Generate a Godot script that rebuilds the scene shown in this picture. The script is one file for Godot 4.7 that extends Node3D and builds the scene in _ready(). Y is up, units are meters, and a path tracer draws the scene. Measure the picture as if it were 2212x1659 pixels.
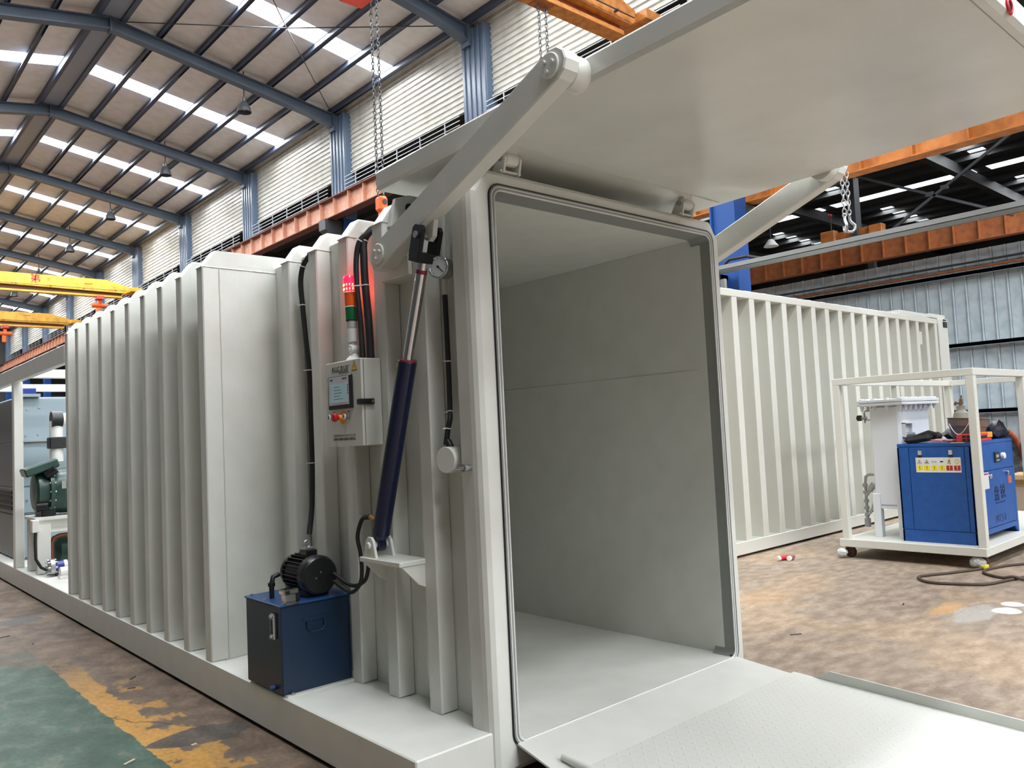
extends Node3D
# A white vacuum cooling chamber with its door raised, in a steel crane hall lit by roof light strips.
# World: -z runs down the hall, +x towards the wall with the crane girder, y up. Metres. Camera at (0, 1.6, 0).

# ---------------------------------------------------------------- mesh builder
class MB:
	var v := PackedVector3Array()
	var n := PackedVector3Array()
	var uv := PackedVector2Array()
	var t := Transform3D()
	func put(a: Vector3, b: Vector3, c: Vector3, na: Vector3, nb: Vector3, nc: Vector3, ua := Vector2.ZERO, ub := Vector2.ZERO, uc := Vector2.ZERO) -> void:
		v.append(t * a); v.append(t * c); v.append(t * b)
		var bs := t.basis
		n.append((bs * na).normalized()); n.append((bs * nc).normalized()); n.append((bs * nb).normalized())
		uv.append(ua); uv.append(uc); uv.append(ub)
	func tri(a: Vector3, b: Vector3, c: Vector3) -> void:
		var nn := (b - a).cross(c - a)
		if nn.length_squared() < 1e-16: return
		nn = nn.normalized()
		put(a, b, c, nn, nn, nn)
	func quad(a: Vector3, b: Vector3, c: Vector3, d: Vector3) -> void:
		var nn := (c - a).cross(d - b)
		if nn.length_squared() < 1e-16: return
		nn = nn.normalized()
		put(a, b, c, nn, nn, nn, Vector2(0, 1), Vector2(1, 1), Vector2(1, 0)); put(a, c, d, nn, nn, nn, Vector2(0, 1), Vector2(1, 0), Vector2(0, 0))
	func qo(a: Vector3, b: Vector3, c: Vector3, d: Vector3, out: Vector3) -> void:
		if (c - a).cross(d - b).dot(out) < 0.0: quad(a, d, c, b)
		else: quad(a, b, c, d)
	func to(a: Vector3, b: Vector3, c: Vector3, out: Vector3) -> void:
		if (b - a).cross(c - a).dot(out) < 0.0: tri(a, c, b)
		else: tri(a, b, c)
	# eight corners: bottom ring p0..p3, top ring p4..p7
	func hexa(p: Array) -> void:
		var m := Vector3.ZERO
		for q in p: m += q / 8.0
		for f in [[0, 1, 2, 3], [4, 5, 6, 7], [0, 1, 5, 4], [1, 2, 6, 5], [2, 3, 7, 6], [3, 0, 4, 7]]:
			var c: Vector3 = (p[f[0]] + p[f[1]] + p[f[2]] + p[f[3]]) / 4.0
			qo(p[f[0]], p[f[1]], p[f[2]], p[f[3]], c - m)
	func box(c: Vector3, s: Vector3, b := 0.0) -> void:
		var h := s * 0.5
		b = minf(b, minf(h.x, minf(h.y, h.z)) * 0.9)
		if b <= 0.0:
			var q := []
			for k in [[-1, -1, -1], [1, -1, -1], [1, -1, 1], [-1, -1, 1], [-1, 1, -1], [1, 1, -1], [1, 1, 1], [-1, 1, 1]]: q.append(c + Vector3(k[0] * h.x, k[1] * h.y, k[2] * h.z))
			hexa(q); return
		var i := h - Vector3(b, b, b)
		for ax in 3:
			var u := (ax + 1) % 3
			var w := (ax + 2) % 3
			for sg in [-1.0, 1.0]:
				var q := []
				for k in [[-1, -1], [1, -1], [1, 1], [-1, 1]]:
					var e := Vector3.ZERO
					e[ax] = sg * h[ax]; e[u] = k[0] * i[u]; e[w] = k[1] * i[w]
					q.append(c + e)
				var o := Vector3.ZERO
				o[ax] = sg
				qo(q[0], q[1], q[2], q[3], o)
			# the edges that run along ax
			for su in [-1.0, 1.0]:
				for sw in [-1.0, 1.0]:
					var q := []
					for k in [[-1, 0], [1, 0], [1, 1], [-1, 1]]:
						var e := Vector3.ZERO
						e[ax] = k[0] * i[ax]
						e[u] = su * (h[u] if k[1] == 0 else i[u]); e[w] = sw * (i[w] if k[1] == 0 else h[w])
						q.append(c + e)
					var o := Vector3.ZERO
					o[u] = su; o[w] = sw
					qo(q[0], q[1], q[2], q[3], o)
		for sx in [-1.0, 1.0]:
			for sy in [-1.0, 1.0]:
				for sz in [-1.0, 1.0]:
					to(c + Vector3(sx * h.x, sy * i.y, sz * i.z), c + Vector3(sx * i.x, sy * h.y, sz * i.z), c + Vector3(sx * i.x, sy * i.y, sz * h.z), Vector3(sx, sy, sz))
	# a box from corner to corner
	func bx(x0: float, x1: float, y0: float, y1: float, z0: float, z1: float, b := 0.0) -> void:
		box(Vector3((x0 + x1) / 2, (y0 + y1) / 2, (z0 + z1) / 2), Vector3(absf(x1 - x0), absf(y1 - y0), absf(z1 - z0)), b)
	# a square bar from a to b
	func bar(a: Vector3, b: Vector3, w: float, h: float, bev := 0.0, up := Vector3.UP) -> void:
		var keep := t
		var d := (b - a).normalized()
		if absf(d.dot(up)) > 0.99: up = Vector3.RIGHT
		var x := up.cross(d).normalized()
		t = keep * Transform3D(Basis(x, d.cross(x), d), (a + b) / 2)
		box(Vector3.ZERO, Vector3(w, h, a.distance_to(b)), bev)
		t = keep
	# polygon (x, y), extruded along z from z0 to z1, with a bevel on both rims
	func prism(poly: PackedVector2Array, z0: float, z1: float, b := 0.0) -> void:
		if Geometry2D.is_polygon_clockwise(poly): poly = poly.duplicate(); poly.reverse()
		var m := poly.size()
		var inn := poly
		if b > 0.0:
			inn = PackedVector2Array()
			for k in m:
				var e0 := (poly[k] - poly[(k + m - 1) % m]).normalized()
				var e1 := (poly[(k + 1) % m] - poly[k]).normalized()
				var n0 := Vector2(-e0.y, e0.x)
				var n1 := Vector2(-e1.y, e1.x)
				var bi := (n0 + n1)
				bi = bi / maxf(bi.length_squared() * 0.5, 0.2)
				inn.append(poly[k] + bi * b)
		var idx := Geometry2D.triangulate_polygon(inn)
		for k in range(0, idx.size(), 3):
			var a := inn[idx[k]]
			var c := inn[idx[k + 1]]
			var d := inn[idx[k + 2]]
			to(Vector3(a.x, a.y, z1), Vector3(c.x, c.y, z1), Vector3(d.x, d.y, z1), Vector3(0, 0, 1))
			to(Vector3(a.x, a.y, z0), Vector3(c.x, c.y, z0), Vector3(d.x, d.y, z0), Vector3(0, 0, -1))
		for k in m:
			var j := (k + 1) % m
			var o2 := poly[j] - poly[k]
			var o := Vector3(o2.y, -o2.x, 0)
			qo(Vector3(poly[k].x, poly[k].y, z0 + b), Vector3(poly[j].x, poly[j].y, z0 + b), Vector3(poly[j].x, poly[j].y, z1 - b), Vector3(poly[k].x, poly[k].y, z1 - b), o)
			if b > 0.0:
				qo(Vector3(poly[k].x, poly[k].y, z1 - b), Vector3(poly[j].x, poly[j].y, z1 - b), Vector3(inn[j].x, inn[j].y, z1), Vector3(inn[k].x, inn[k].y, z1), o.normalized() + Vector3(0, 0, 1))
				qo(Vector3(poly[k].x, poly[k].y, z0 + b), Vector3(poly[j].x, poly[j].y, z0 + b), Vector3(inn[j].x, inn[j].y, z0), Vector3(inn[k].x, inn[k].y, z0), o.normalized() - Vector3(0, 0, 1))
	func tube(pts: Array, r: float, seg := 10, closed := false, caps := true) -> void:
		var m := pts.size()
		var rings := []
		var nor := Vector3.ZERO
		for k in m:
			var a: Vector3 = pts[(k + m - 1) % m] if (closed or k > 0) else pts[k]
			var c: Vector3 = pts[(k + 1) % m] if (closed or k < m - 1) else pts[k]
			var d := (c - a).normalized()
			if nor == Vector3.ZERO: nor = d.cross(Vector3.UP if absf(d.y) < 0.9 else Vector3.RIGHT).normalized()
			nor = (nor - d * nor.dot(d)).normalized()
			var bi := d.cross(nor)
			var ring := []
			for s in seg:
				var an := TAU * s / seg
				ring.append(nor * cos(an) + bi * sin(an))
			rings.append(ring)
		for k in (m if closed else m - 1):
			var j := (k + 1) % m
			for s in seg:
				var s2 := (s + 1) % seg
				var a0: Vector3 = rings[k][s]
				var a1: Vector3 = rings[k][s2]
				var b0: Vector3 = rings[j][s]
				var b1: Vector3 = rings[j][s2]
				put(pts[k] + a0 * r, pts[k] + a1 * r, pts[j] + b1 * r, a0, a1, b1)
				put(pts[k] + a0 * r, pts[j] + b1 * r, pts[j] + b0 * r, a0, b1, b0)
		if caps and not closed:
			for e in [0, m - 1]:
				var o: Vector3 = (pts[0] - pts[1]) if e == 0 else (pts[m - 1] - pts[m - 2])
				for s in range(1, seg - 1):
					to(pts[e] + rings[e][0] * r, pts[e] + rings[e][s] * r, pts[e] + rings[e][s + 1] * r, o)
	func cyl(a: Vector3, b: Vector3, r: float, seg := 16, bev := 0.0) -> void:
		var keep := t
		var d := (b - a).normalized()
		var x := d.cross(Vector3.UP if absf(d.y) < 0.9 else Vector3.RIGHT).normalized()
		t = keep * Transform3D(Basis(x, d, x.cross(d)), a)
		var l := a.distance_to(b)
		if bev > 0.0: lathe([Vector2(0, 0), Vector2(r - bev, 0), Vector2(r, bev), Vector2(r, l - bev), Vector2(r - bev, l), Vector2(0, l)], seg)
		else: lathe([Vector2(0, 0), Vector2(r, 0), Vector2(r, l), Vector2(0, l)], seg)
		t = keep
	# profile of (radius, height), bottom to top, turned about the y axis
	func lathe(pr: Array, seg := 20) -> void:
		for k in pr.size() - 1:
			var p0: Vector2 = pr[k]
			var p1: Vector2 = pr[k + 1]
			var e := p1 - p0
			if e.length() < 1e-6: continue
			var nn := Vector2(e.y, -e.x).normalized()
			for s in seg:
				var a0 := TAU * s / seg
				var a1 := TAU * (s + 1) / seg
				var d0 := Vector3(cos(a0), 0, -sin(a0))
				var d1 := Vector3(cos(a1), 0, -sin(a1))
				var n0 := d0 * nn.x + Vector3.UP * nn.y
				var n1 := d1 * nn.x + Vector3.UP * nn.y
				var a := d0 * p0.x + Vector3.UP * p0.y
				var b := d1 * p0.x + Vector3.UP * p0.y
				var c := d1 * p1.x + Vector3.UP * p1.y
				var d := d0 * p1.x + Vector3.UP * p1.y
				if p0.x > 1e-6: put(a, b, c, n0, n1, n1)
				if p1.x > 1e-6: put(a, c, d, n0, n1, n0)
	func ball(c: Vector3, r: float, seg := 12) -> void:
		for i in seg / 2:
			for s in seg:
				var q := []
				for k in [[0, 0], [0, 1], [1, 1], [1, 0]]:
					var th: float = PI * (i + k[0]) / (seg / 2)
					var ph: float = TAU * (s + k[1]) / seg
					q.append(Vector3(sin(th) * cos(ph), cos(th), -sin(th) * sin(ph)))
				put(c + q[0] * r, c + q[2] * r, c + q[1] * r, q[0], q[2], q[1])
				put(c + q[0] * r, c + q[3] * r, c + q[2] * r, q[0], q[3], q[2])
	# closed loops with the same number of points, joined by quads that look away from "inside" (a point per call)
	func loft(loops: Array, flip := false) -> void:
		for k in loops.size() - 1:
			var m: int = loops[k].size()
			for s in m:
				var s2 := (s + 1) % m
				if flip: quad(loops[k][s], loops[k + 1][s], loops[k + 1][s2], loops[k][s2])
				else: quad(loops[k][s], loops[k][s2], loops[k + 1][s2], loops[k + 1][s])
	func mesh(base: Vector3) -> ArrayMesh:
		var arr := []
		arr.resize(Mesh.ARRAY_MAX)
		var w := v.duplicate()
		if base != Vector3.ZERO:
			for k in w.size(): w[k] = w[k] - base
		arr[Mesh.ARRAY_VERTEX] = w
		arr[Mesh.ARRAY_NORMAL] = n
		arr[Mesh.ARRAY_TEX_UV] = uv
		var am := ArrayMesh.new()
		am.add_surface_from_arrays(Mesh.PRIMITIVE_TRIANGLES, arr)
		return am

# ---------------------------------------------------------------- objects
var bases := {}
var used := {}
var rng := RandomNumberGenerator.new()
var M := {}

func numbered(parent: Node, called: String) -> String:
	var key := str(parent.get_instance_id()) + called
	var k: int = used.get(key, -1) + 1
	used[key] = k
	return called if k == 0 else "%s_%03d" % [called, k]

func thing(called: String, label: String, category: String, base := Vector3.ZERO, group := "") -> Node3D:
	var o := Node3D.new()
	o.name = numbered(self, called); add_child(o, true)
	o.position = base
	bases[o] = base
	o.set_meta("label", label); o.set_meta("category", category)
	if group: o.set_meta("group", group)
	return o

func setting(called: String, label: String, base := Vector3.ZERO, category := "structure") -> Node3D:
	var o := thing(called, label, category, base)
	o.set_meta("kind", "structure")
	return o

func part(mb: MB, called: String, mat: Material, parent: Node3D, label := "") -> MeshInstance3D:
	var o := MeshInstance3D.new()
	o.name = numbered(parent, called)
	o.mesh = mb.mesh(bases[parent])
	o.material_override = mat
	parent.add_child(o, true)
	bases[o] = bases[parent]
	if label: o.set_meta("label", label)
	return o

func shared(ms: Mesh, called: String, mat: Material, parent: Node3D, at: Transform3D) -> MeshInstance3D:
	var o := MeshInstance3D.new()
	o.name = numbered(parent, called)
	o.mesh = ms; o.material_override = mat
	parent.add_child(o, true)
	o.transform = at
	return o

func single(mb: MB, called: String, mat: Material, label: String, category: String, base := Vector3.ZERO, group := "") -> MeshInstance3D:
	var o := MeshInstance3D.new()
	o.name = numbered(self, called)
	o.mesh = mb.mesh(base); o.material_override = mat
	add_child(o, true)
	o.position = base
	bases[o] = base
	o.set_meta("label", label); o.set_meta("category", category)
	if group: o.set_meta("group", group)
	return o

func copy(src: Node3D, at: Vector3, label: String) -> Node3D:
	var o: Node3D = src.duplicate()
	var called: String = src.get_meta("stem") if src.has_meta("stem") else String(src.name)
	o.name = numbered(self, called)
	add_child(o, true)
	o.position = at
	o.set_meta("label", label)
	return o

# ---------------------------------------------------------------- materials
func noise_image(w: int, h: int, freq: float, sd: int, oct := 4, kind := FastNoiseLite.TYPE_SIMPLEX_SMOOTH) -> Image:
	var f := FastNoiseLite.new()
	f.noise_type = kind; f.seed = sd; f.frequency = freq
	f.fractal_octaves = oct
	if oct <= 1: f.fractal_type = FastNoiseLite.FRACTAL_NONE
	var im := f.get_seamless_image(w, h)
	im.convert(Image.FORMAT_L8)
	return im

func ramp_texture(im: Image, c: Array) -> ImageTexture:
	var src := im.get_data()
	var lut := PackedByteArray()
	lut.resize(768)
	for k in 256:
		var f := k / 255.0 * (c.size() - 1)
		var i := mini(int(f), c.size() - 2)
		var col: Color = c[i].lerp(c[i + 1], f - i)
		lut[k * 3] = col.r8; lut[k * 3 + 1] = col.g8; lut[k * 3 + 2] = col.b8
	var out := PackedByteArray()
	out.resize(src.size() * 3)
	for k in src.size():
		var q := src[k] * 3
		out[k * 3] = lut[q]; out[k * 3 + 1] = lut[q + 1]; out[k * 3 + 2] = lut[q + 2]
	return ImageTexture.create_from_image(Image.create_from_data(im.get_width(), im.get_height(), false, Image.FORMAT_RGB8, out))

func c8(r: int, g: int, b: int) -> Color:
	return Color8(r, g, b)

func mat(called: String, col: Color, rough := 0.5, metal := 0.0) -> StandardMaterial3D:
	var m := StandardMaterial3D.new()
	m.resource_name = called
	m.albedo_color = col; m.roughness = rough; m.metallic = metal
	M[called] = m
	return m

func triplanar(m: StandardMaterial3D, tex: Texture2D, per_metre: float) -> void:
	m.albedo_texture = tex
	m.uv1_triplanar = true; m.uv1_world_triplanar = true
	m.uv1_scale = Vector3.ONE * per_metre

func bumpy(m: StandardMaterial3D, tex: Texture2D, cm: float, per_metre: float) -> void:
	m.heightmap_enabled = true; m.heightmap_texture = tex; m.heightmap_scale = cm
	m.uv1_triplanar = true; m.uv1_world_triplanar = true
	m.uv1_scale = Vector3.ONE * per_metre

func glow(m: StandardMaterial3D, col: Color, e: float) -> void:
	m.emission_enabled = true; m.emission = col; m.emission_energy_multiplier = e

func make_materials() -> void:
	var soft := ImageTexture.create_from_image(noise_image(512, 512, 0.02, 3, 3))
	var fine := ImageTexture.create_from_image(noise_image(512, 512, 0.09, 4, 3))
	# enamel of the chamber: brushed on and sprayed, a little orange peel
	var enamel := ramp_texture(noise_image(512, 512, 0.008, 11, 4), [c8(205, 206, 198), c8(210, 211, 204), c8(214, 215, 208)])
	var m := mat("enamel", Color.WHITE, 0.34)
	triplanar(m, enamel, 0.5); bumpy(m, fine, 0.02, 0.5)
	m.uv1_scale = Vector3.ONE * 0.9
	m = mat("enamel_door", Color.WHITE, 0.2)
	triplanar(m, enamel, 0.5); bumpy(m, soft, 0.06, 0.45)
	m = mat("weld", c8(192, 193, 185), 0.4); bumpy(m, fine, 0.15, 6.0)
	mat("rubber", c8(28, 29, 30), 0.6)
	mat("gasket_base", c8(136, 138, 134), 0.45)
	mat("gasket_grey", c8(150, 152, 150), 0.38)
	mat("gasket_white", c8(214, 215, 210), 0.35)
	mat("black_plastic", c8(24, 25, 27), 0.45)
	mat("black_steel", c8(20, 21, 24), 0.42, 0.3)
	m = mat("conduit", c8(38, 38, 41), 0.5)
	mat("cable_tie", c8(225, 225, 222), 0.5)
	mat("chrome", c8(210, 212, 214), 0.12, 1.0)
	mat("zinc", c8(170, 172, 172), 0.34, 0.9)
	mat("brass", c8(200, 150, 95), 0.32, 0.9)
	mat("valve_brown", c8(116, 92, 70), 0.5, 0.4)
	mat("copper", c8(150, 88, 62), 0.4, 0.8)
	mat("navy", c8(11, 22, 52), 0.3)
	m = mat("tank_blue", c8(13, 37, 62), 0.36); bumpy(m, fine, 0.02, 1.4)
	mat("tank_lid_blue", c8(24, 58, 104), 0.34)
	mat("cabinet_grey", c8(208, 209, 200), 0.45)
	mat("screen_bezel", c8(206, 209, 212), 0.4)
	m = mat("screen_face", c8(128, 152, 158), 0.25); glow(m, c8(150, 172, 178), 0.25)
	mat("print_black", c8(30, 31, 33), 0.6)
	mat("print_teal", c8(40, 130, 140), 0.6)
	mat("warning_yellow", c8(236, 190, 30), 0.5)
	mat("button_red", c8(188, 30, 38), 0.35)
	mat("button_orange", c8(240, 150, 30), 0.5)
	m = mat("signal_red", c8(255, 40, 70), 0.2); glow(m, Color(1.0, 0.06, 0.16), 4.5)
	m = mat("signal_led", c8(255, 220, 120), 0.3); glow(m, Color(1.0, 0.72, 0.3), 12.0)
	mat("signal_amber", c8(226, 92, 22), 0.22)
	mat("signal_green", c8(16, 104, 60), 0.22)
	mat("white_plastic", c8(226, 227, 225), 0.4)
	m = mat("grease_red", c8(120, 30, 40), 0.3)
	m = mat("motor_black", c8(24, 25, 27), 0.32)
	mat("gauge_face", c8(196, 204, 206), 0.35)
	# hall
	m = mat("roof_lining", Color.WHITE, 0.85)
	triplanar(m, ramp_texture(noise_image(512, 512, 0.012, 21, 5), [c8(212, 208, 204), c8(222, 219, 215), c8(230, 227, 223)]), 0.35)
	mat("purlin_steel", c8(62, 72, 92), 0.5)
	mat("rafter_steel", c8(78, 92, 108), 0.45)
	mat("ridge_plate", c8(128, 136, 148), 0.4)
	m = mat("skylight_sheet", c8(240, 244, 250), 0.6)
	m = mat("cladding", Color.WHITE, 0.45)
	triplanar(m, ramp_texture(noise_image(512, 512, 0.01, 22, 5), [c8(182, 178, 167), c8(199, 196, 186), c8(208, 206, 197)]), 0.4)
	m = mat("column_slate", c8(82, 98, 118), 0.3)
	mat("column_blue", c8(30, 74, 140), 0.4)
	m = mat("girder_red", Color.WHITE, 0.6)
	triplanar(m, ramp_texture(noise_image(512, 512, 0.012, 23, 5), [c8(186, 130, 106), c8(206, 152, 126), c8(214, 164, 140)]), 0.5)
	m = mat("girder_flange", c8(104, 56, 44), 0.6)
	m = mat("girder_orange", Color.WHITE, 0.55)
	triplanar(m, ramp_texture(noise_image(512, 512, 0.012, 24, 5), [c8(160, 90, 32), c8(188, 114, 46), c8(202, 130, 58)]), 0.5)
	m = mat("girder_rust", Color.WHITE, 0.65)
	triplanar(m, ramp_texture(noise_image(512, 512, 0.012, 25, 5), [c8(120, 66, 30), c8(150, 86, 42), c8(164, 98, 52)]), 0.5)
	m = mat("crane_yellow", Color.WHITE, 0.5)
	triplanar(m, ramp_texture(noise_image(512, 512, 0.012, 26, 5), [c8(208, 150, 44), c8(232, 178, 62), c8(240, 190, 80)]), 0.3)
	m = mat("crane_brown", c8(112, 72, 48), 0.6)
	m = mat("crane_orange", Color.WHITE, 0.55)
	triplanar(m, ramp_texture(noise_image(512, 512, 0.015, 27, 5), [c8(150, 92, 40), c8(186, 120, 56), c8(200, 136, 66)]), 0.6)
	mat("hoist_orange", c8(226, 98, 36), 0.45)
	mat("hoist_red", c8(214, 74, 60), 0.45)
	mat("chain_steel", c8(96, 98, 100), 0.35, 0.8)
	mat("rail_steel", c8(150, 154, 156), 0.45, 0.5)
	mat("dark_steel", c8(52, 54, 56), 0.55)
	mat("tray_grey", c8(126, 128, 126), 0.5)
	m = mat("annex_roof", c8(44, 44, 42), 0.8)
	mat("annex_purlin", c8(44, 46, 46), 0.7)
	m = mat("annex_wall", Color.WHITE, 0.5)
	triplanar(m, ramp_texture(noise_image(512, 512, 0.012, 28, 5), [c8(164, 180, 188), c8(184, 198, 204), c8(194, 207, 212)]), 0.4)
	mat("annex_rib", c8(152, 166, 176), 0.5)
	mat("girt_grey", c8(126, 134, 140), 0.5)
	mat("wall_plain", c8(56, 57, 56), 0.8)
	mat("lamp_grey", c8(86, 90, 94), 0.4, 0.4)
	mat("lamp_glass", c8(150, 156, 160), 0.3)
	# yard things
	m = mat("frame_white", c8(209, 209, 200), 0.4)
	m = mat("vessel_white", c8(218, 222, 225), 0.3)
	m = mat("compressor_blue", Color.WHITE, 0.36)
	triplanar(m, ramp_texture(noise_image(512, 512, 0.02, 29, 4), [c8(9, 70, 140), c8(12, 78, 152), c8(18, 86, 160)]), 0.8)
	mat("line_blue", c8(10, 52, 110), 0.5)
	mat("sticker_white", c8(226, 226, 222), 0.5)
	mat("sticker_yellow", c8(240, 224, 40), 0.5)
	mat("sticker_red", c8(176, 36, 34), 0.5)
	mat("bucket_brown", c8(112, 94, 84), 0.6)
	mat("cylinder_grey", c8(126, 122, 112), 0.5)
	mat("cloth_black", c8(30, 29, 30), 0.9)
	m = mat("tarp", Color.WHITE, 0.7)
	triplanar(m, ramp_texture(noise_image(256, 256, 0.02, 30, 4), [c8(60, 60, 62), c8(110, 112, 115), c8(176, 180, 186)]), 2.2)
	mat("cloth_pink", c8(196, 130, 130), 0.8)
	mat("cloth_orange", c8(176, 96, 70), 0.8)
	mat("level_red", c8(206, 46, 52), 0.45)
	mat("level_amber", c8(226, 150, 40), 0.4)
	mat("cream", c8(230, 222, 190), 0.7)
	mat("wheel_brown", c8(84, 52, 44), 0.6)
	m = mat("wrap_foil", c8(206, 208, 206), 0.35); bumpy(m, soft, 0.8, 6.0)
	mat("tape_yellow", c8(226, 212, 60), 0.45)
	m = mat("hose_brown", c8(74, 62, 52), 0.7)
	mat("paint_red_bottle", c8(206, 40, 60), 0.4)
	mat("unit_green", c8(34, 66, 58), 0.35)
	mat("unit_panel", c8(140, 157, 166), 0.42)
	mat("unit_dark", c8(120, 122, 122), 0.5)
	mat("vent_dark", c8(40, 41, 42), 0.6)
	mat("pipe_white", c8(222, 222, 220), 0.4)
	mat("stand_white", c8(214, 214, 208), 0.45)
	mat("royal_blue", c8(30, 50, 130), 0.35)
	mat("carton", c8(176, 158, 138), 0.85)
	mat("pallet_wood", c8(190, 160, 120), 0.8)
	# tread plate: a bump map of staggered lozenges
	var im := Image.create(256, 256, false, Image.FORMAT_L8)
	im.fill(Color.BLACK)
	for gy in 8:
		for gx in 8:
			var flip := (gx + gy) % 2 == 0
			for a in range(-11, 12):
				for b in range(-11, 12):
					var u := (a + b) * 0.7071
					var w := (a - b) * 0.7071
					if flip: w = -w
					var p := (u if flip else w) / 11.0
					var q := (w if flip else u) / 3.4
					var d := 1.0 - p * p - q * q
					if d > 0.0:
						im.set_pixel(posmod(gx * 32 + 16 + a, 256), posmod(gy * 32 + 16 + b, 256), Color.WHITE * minf(1.0, d * 2.0))
	m = mat("tread_plate", c8(210, 211, 204), 0.34)
	m.heightmap_enabled = true; m.heightmap_texture = ImageTexture.create_from_image(im); m.heightmap_scale = 0.14
	m.uv1_triplanar = true; m.uv1_world_triplanar = true; m.uv1_scale = Vector3.ONE * 2.9
	make_floor_materials()

# The bare slab is trodden concrete: brown dust, bleached patches, spills. Two close-ups carry the marks that show in the photograph.
func make_floor_materials() -> void:
	var m := mat("floor_slab", Color.WHITE, 0.6)
	triplanar(m, ramp_texture(noise_image(1024, 1024, 0.006, 31, 6), [c8(80, 68, 59), c8(108, 94, 81), c8(128, 112, 98), c8(144, 129, 115)]), 0.2)
	m = mat("floor_aisle", Color.WHITE, 0.62)
	m.metallic_specular = 0.3
	m.albedo_texture = aisle_texture()
	m = mat("floor_yard", Color.WHITE, 0.6)
	m.metallic_specular = 0.35
	m.albedo_texture = yard_texture()

func smooth(a: float, b: float, x: float) -> float:
	var k := clampf((x - a) / (b - a), 0.0, 1.0)
	return k * k * (3.0 - 2.0 * k)

# aisle: x 0.1..2.1 across, z -13..-3 along
func aisle_texture() -> ImageTexture:
	var w := 448
	var h := 1664
	var big := noise_image(w, h, 0.006, 41, 5).get_data()
	var mid := noise_image(w, h, 0.02, 42, 5).get_data()
	var grit := noise_image(w, h, 0.12, 43, 3).get_data()
	var out := PackedByteArray()
	out.resize(w * h * 3)
	var brown := [c8(57, 48, 41), c8(90, 76, 64), c8(116, 99, 84)]
	var green := [c8(33, 51, 43), c8(48, 70, 59), c8(69, 87, 76)]
	var gold := c8(158, 116, 52)
	var ink := c8(48, 43, 38)
	for j in h:
		var z := -13.0 + 10.0 * (j + 0.5) / h
		for i in w:
			var x := 0.1 + 2.0 * (i + 0.5) / w
			var k := j * w + i
			var a := big[k] / 255.0
			var b := mid[k] / 255.0
			var g := grit[k] / 255.0
			var f := clampf(a * 0.55 + b * 0.75 - 0.12, 0.0, 1.0)
			var c: Color = brown[0].lerp(brown[1], minf(1.0, f * 2.0)).lerp(brown[2], maxf(0.0, f * 2.0 - 1.0))
			# green walkway paint, worn away at its far end
			var e := x - 1.385 + (b - 0.5) * 0.03
			var worn := smooth(-7.9, -6.9, z + (a - 0.5) * 1.6)
			if e < 0.0:
				var gc: Color = green[0].lerp(green[1], minf(1.0, f * 2.0)).lerp(green[2], maxf(0.0, f * 2.0 - 1.0))
				c = c.lerp(gc, worn * (0.95 - 0.25 * smooth(0.62, 0.8, b)))
			# yellow edge line, flaked
			var edge := 1.532 + (b - 0.5) * 0.10
			var on := e >= 0.0 and x < edge
			var flake := smooth(0.26, 0.36, b + a * 0.2) * smooth(-7.6, -6.2, z + (a - 0.5))
			var line := 0.0
			if on: line = flake * lerpf(0.55, 0.95, smooth(-6.6, -5.6, z))
			elif x >= edge and x < 1.72: line = smooth(0.52, 0.6, b) * 0.75 * smooth(-6.4, -5.6, z)
			c = c.lerp(gold.darkened(0.1 * (1.0 - b)), line)
			# filled patch of dark mortar across the line
			var px := (x - 1.65) / 0.27
			var pz := (z + 4.60 - (x - 1.65) * 0.16) / (0.16 - 0.08 * clampf(-px, 0.0, 1.0))
			var pd := px * px + pz * pz + (b - 0.5) * 0.5
			if pd < 1.0: c = c.lerp(ink.lightened(0.14 * b), 0.92)
			# an oil spill further down
			var ox := (x - 1.55) / 0.24
			var oz := (z + 9.08) / 0.17
			var od := ox * ox + oz * oz + (b - 0.5) * 0.6
			if od < 1.0: c = c.lerp(c8(70, 72, 74), 0.8)
			# a crack running to the skid
			var cr := absf(x - 1.62 - (z + 4.95) * 0.6 - (a - 0.5) * 0.2)
			if cr < 0.006 and z > -5.4 and z < -4.75: c = c.darkened(0.35)
			var s := 0.88 + g * 0.24
			out[k * 3] = int(clampf(c.r * s, 0, 1) * 255.0); out[k * 3 + 1] = int(clampf(c.g * s, 0, 1) * 255.0); out[k * 3 + 2] = int(clampf(c.b * s, 0, 1) * 255.0)
	return ImageTexture.create_from_image(Image.create_from_data(w, h, false, Image.FORMAT_RGB8, out))

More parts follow.
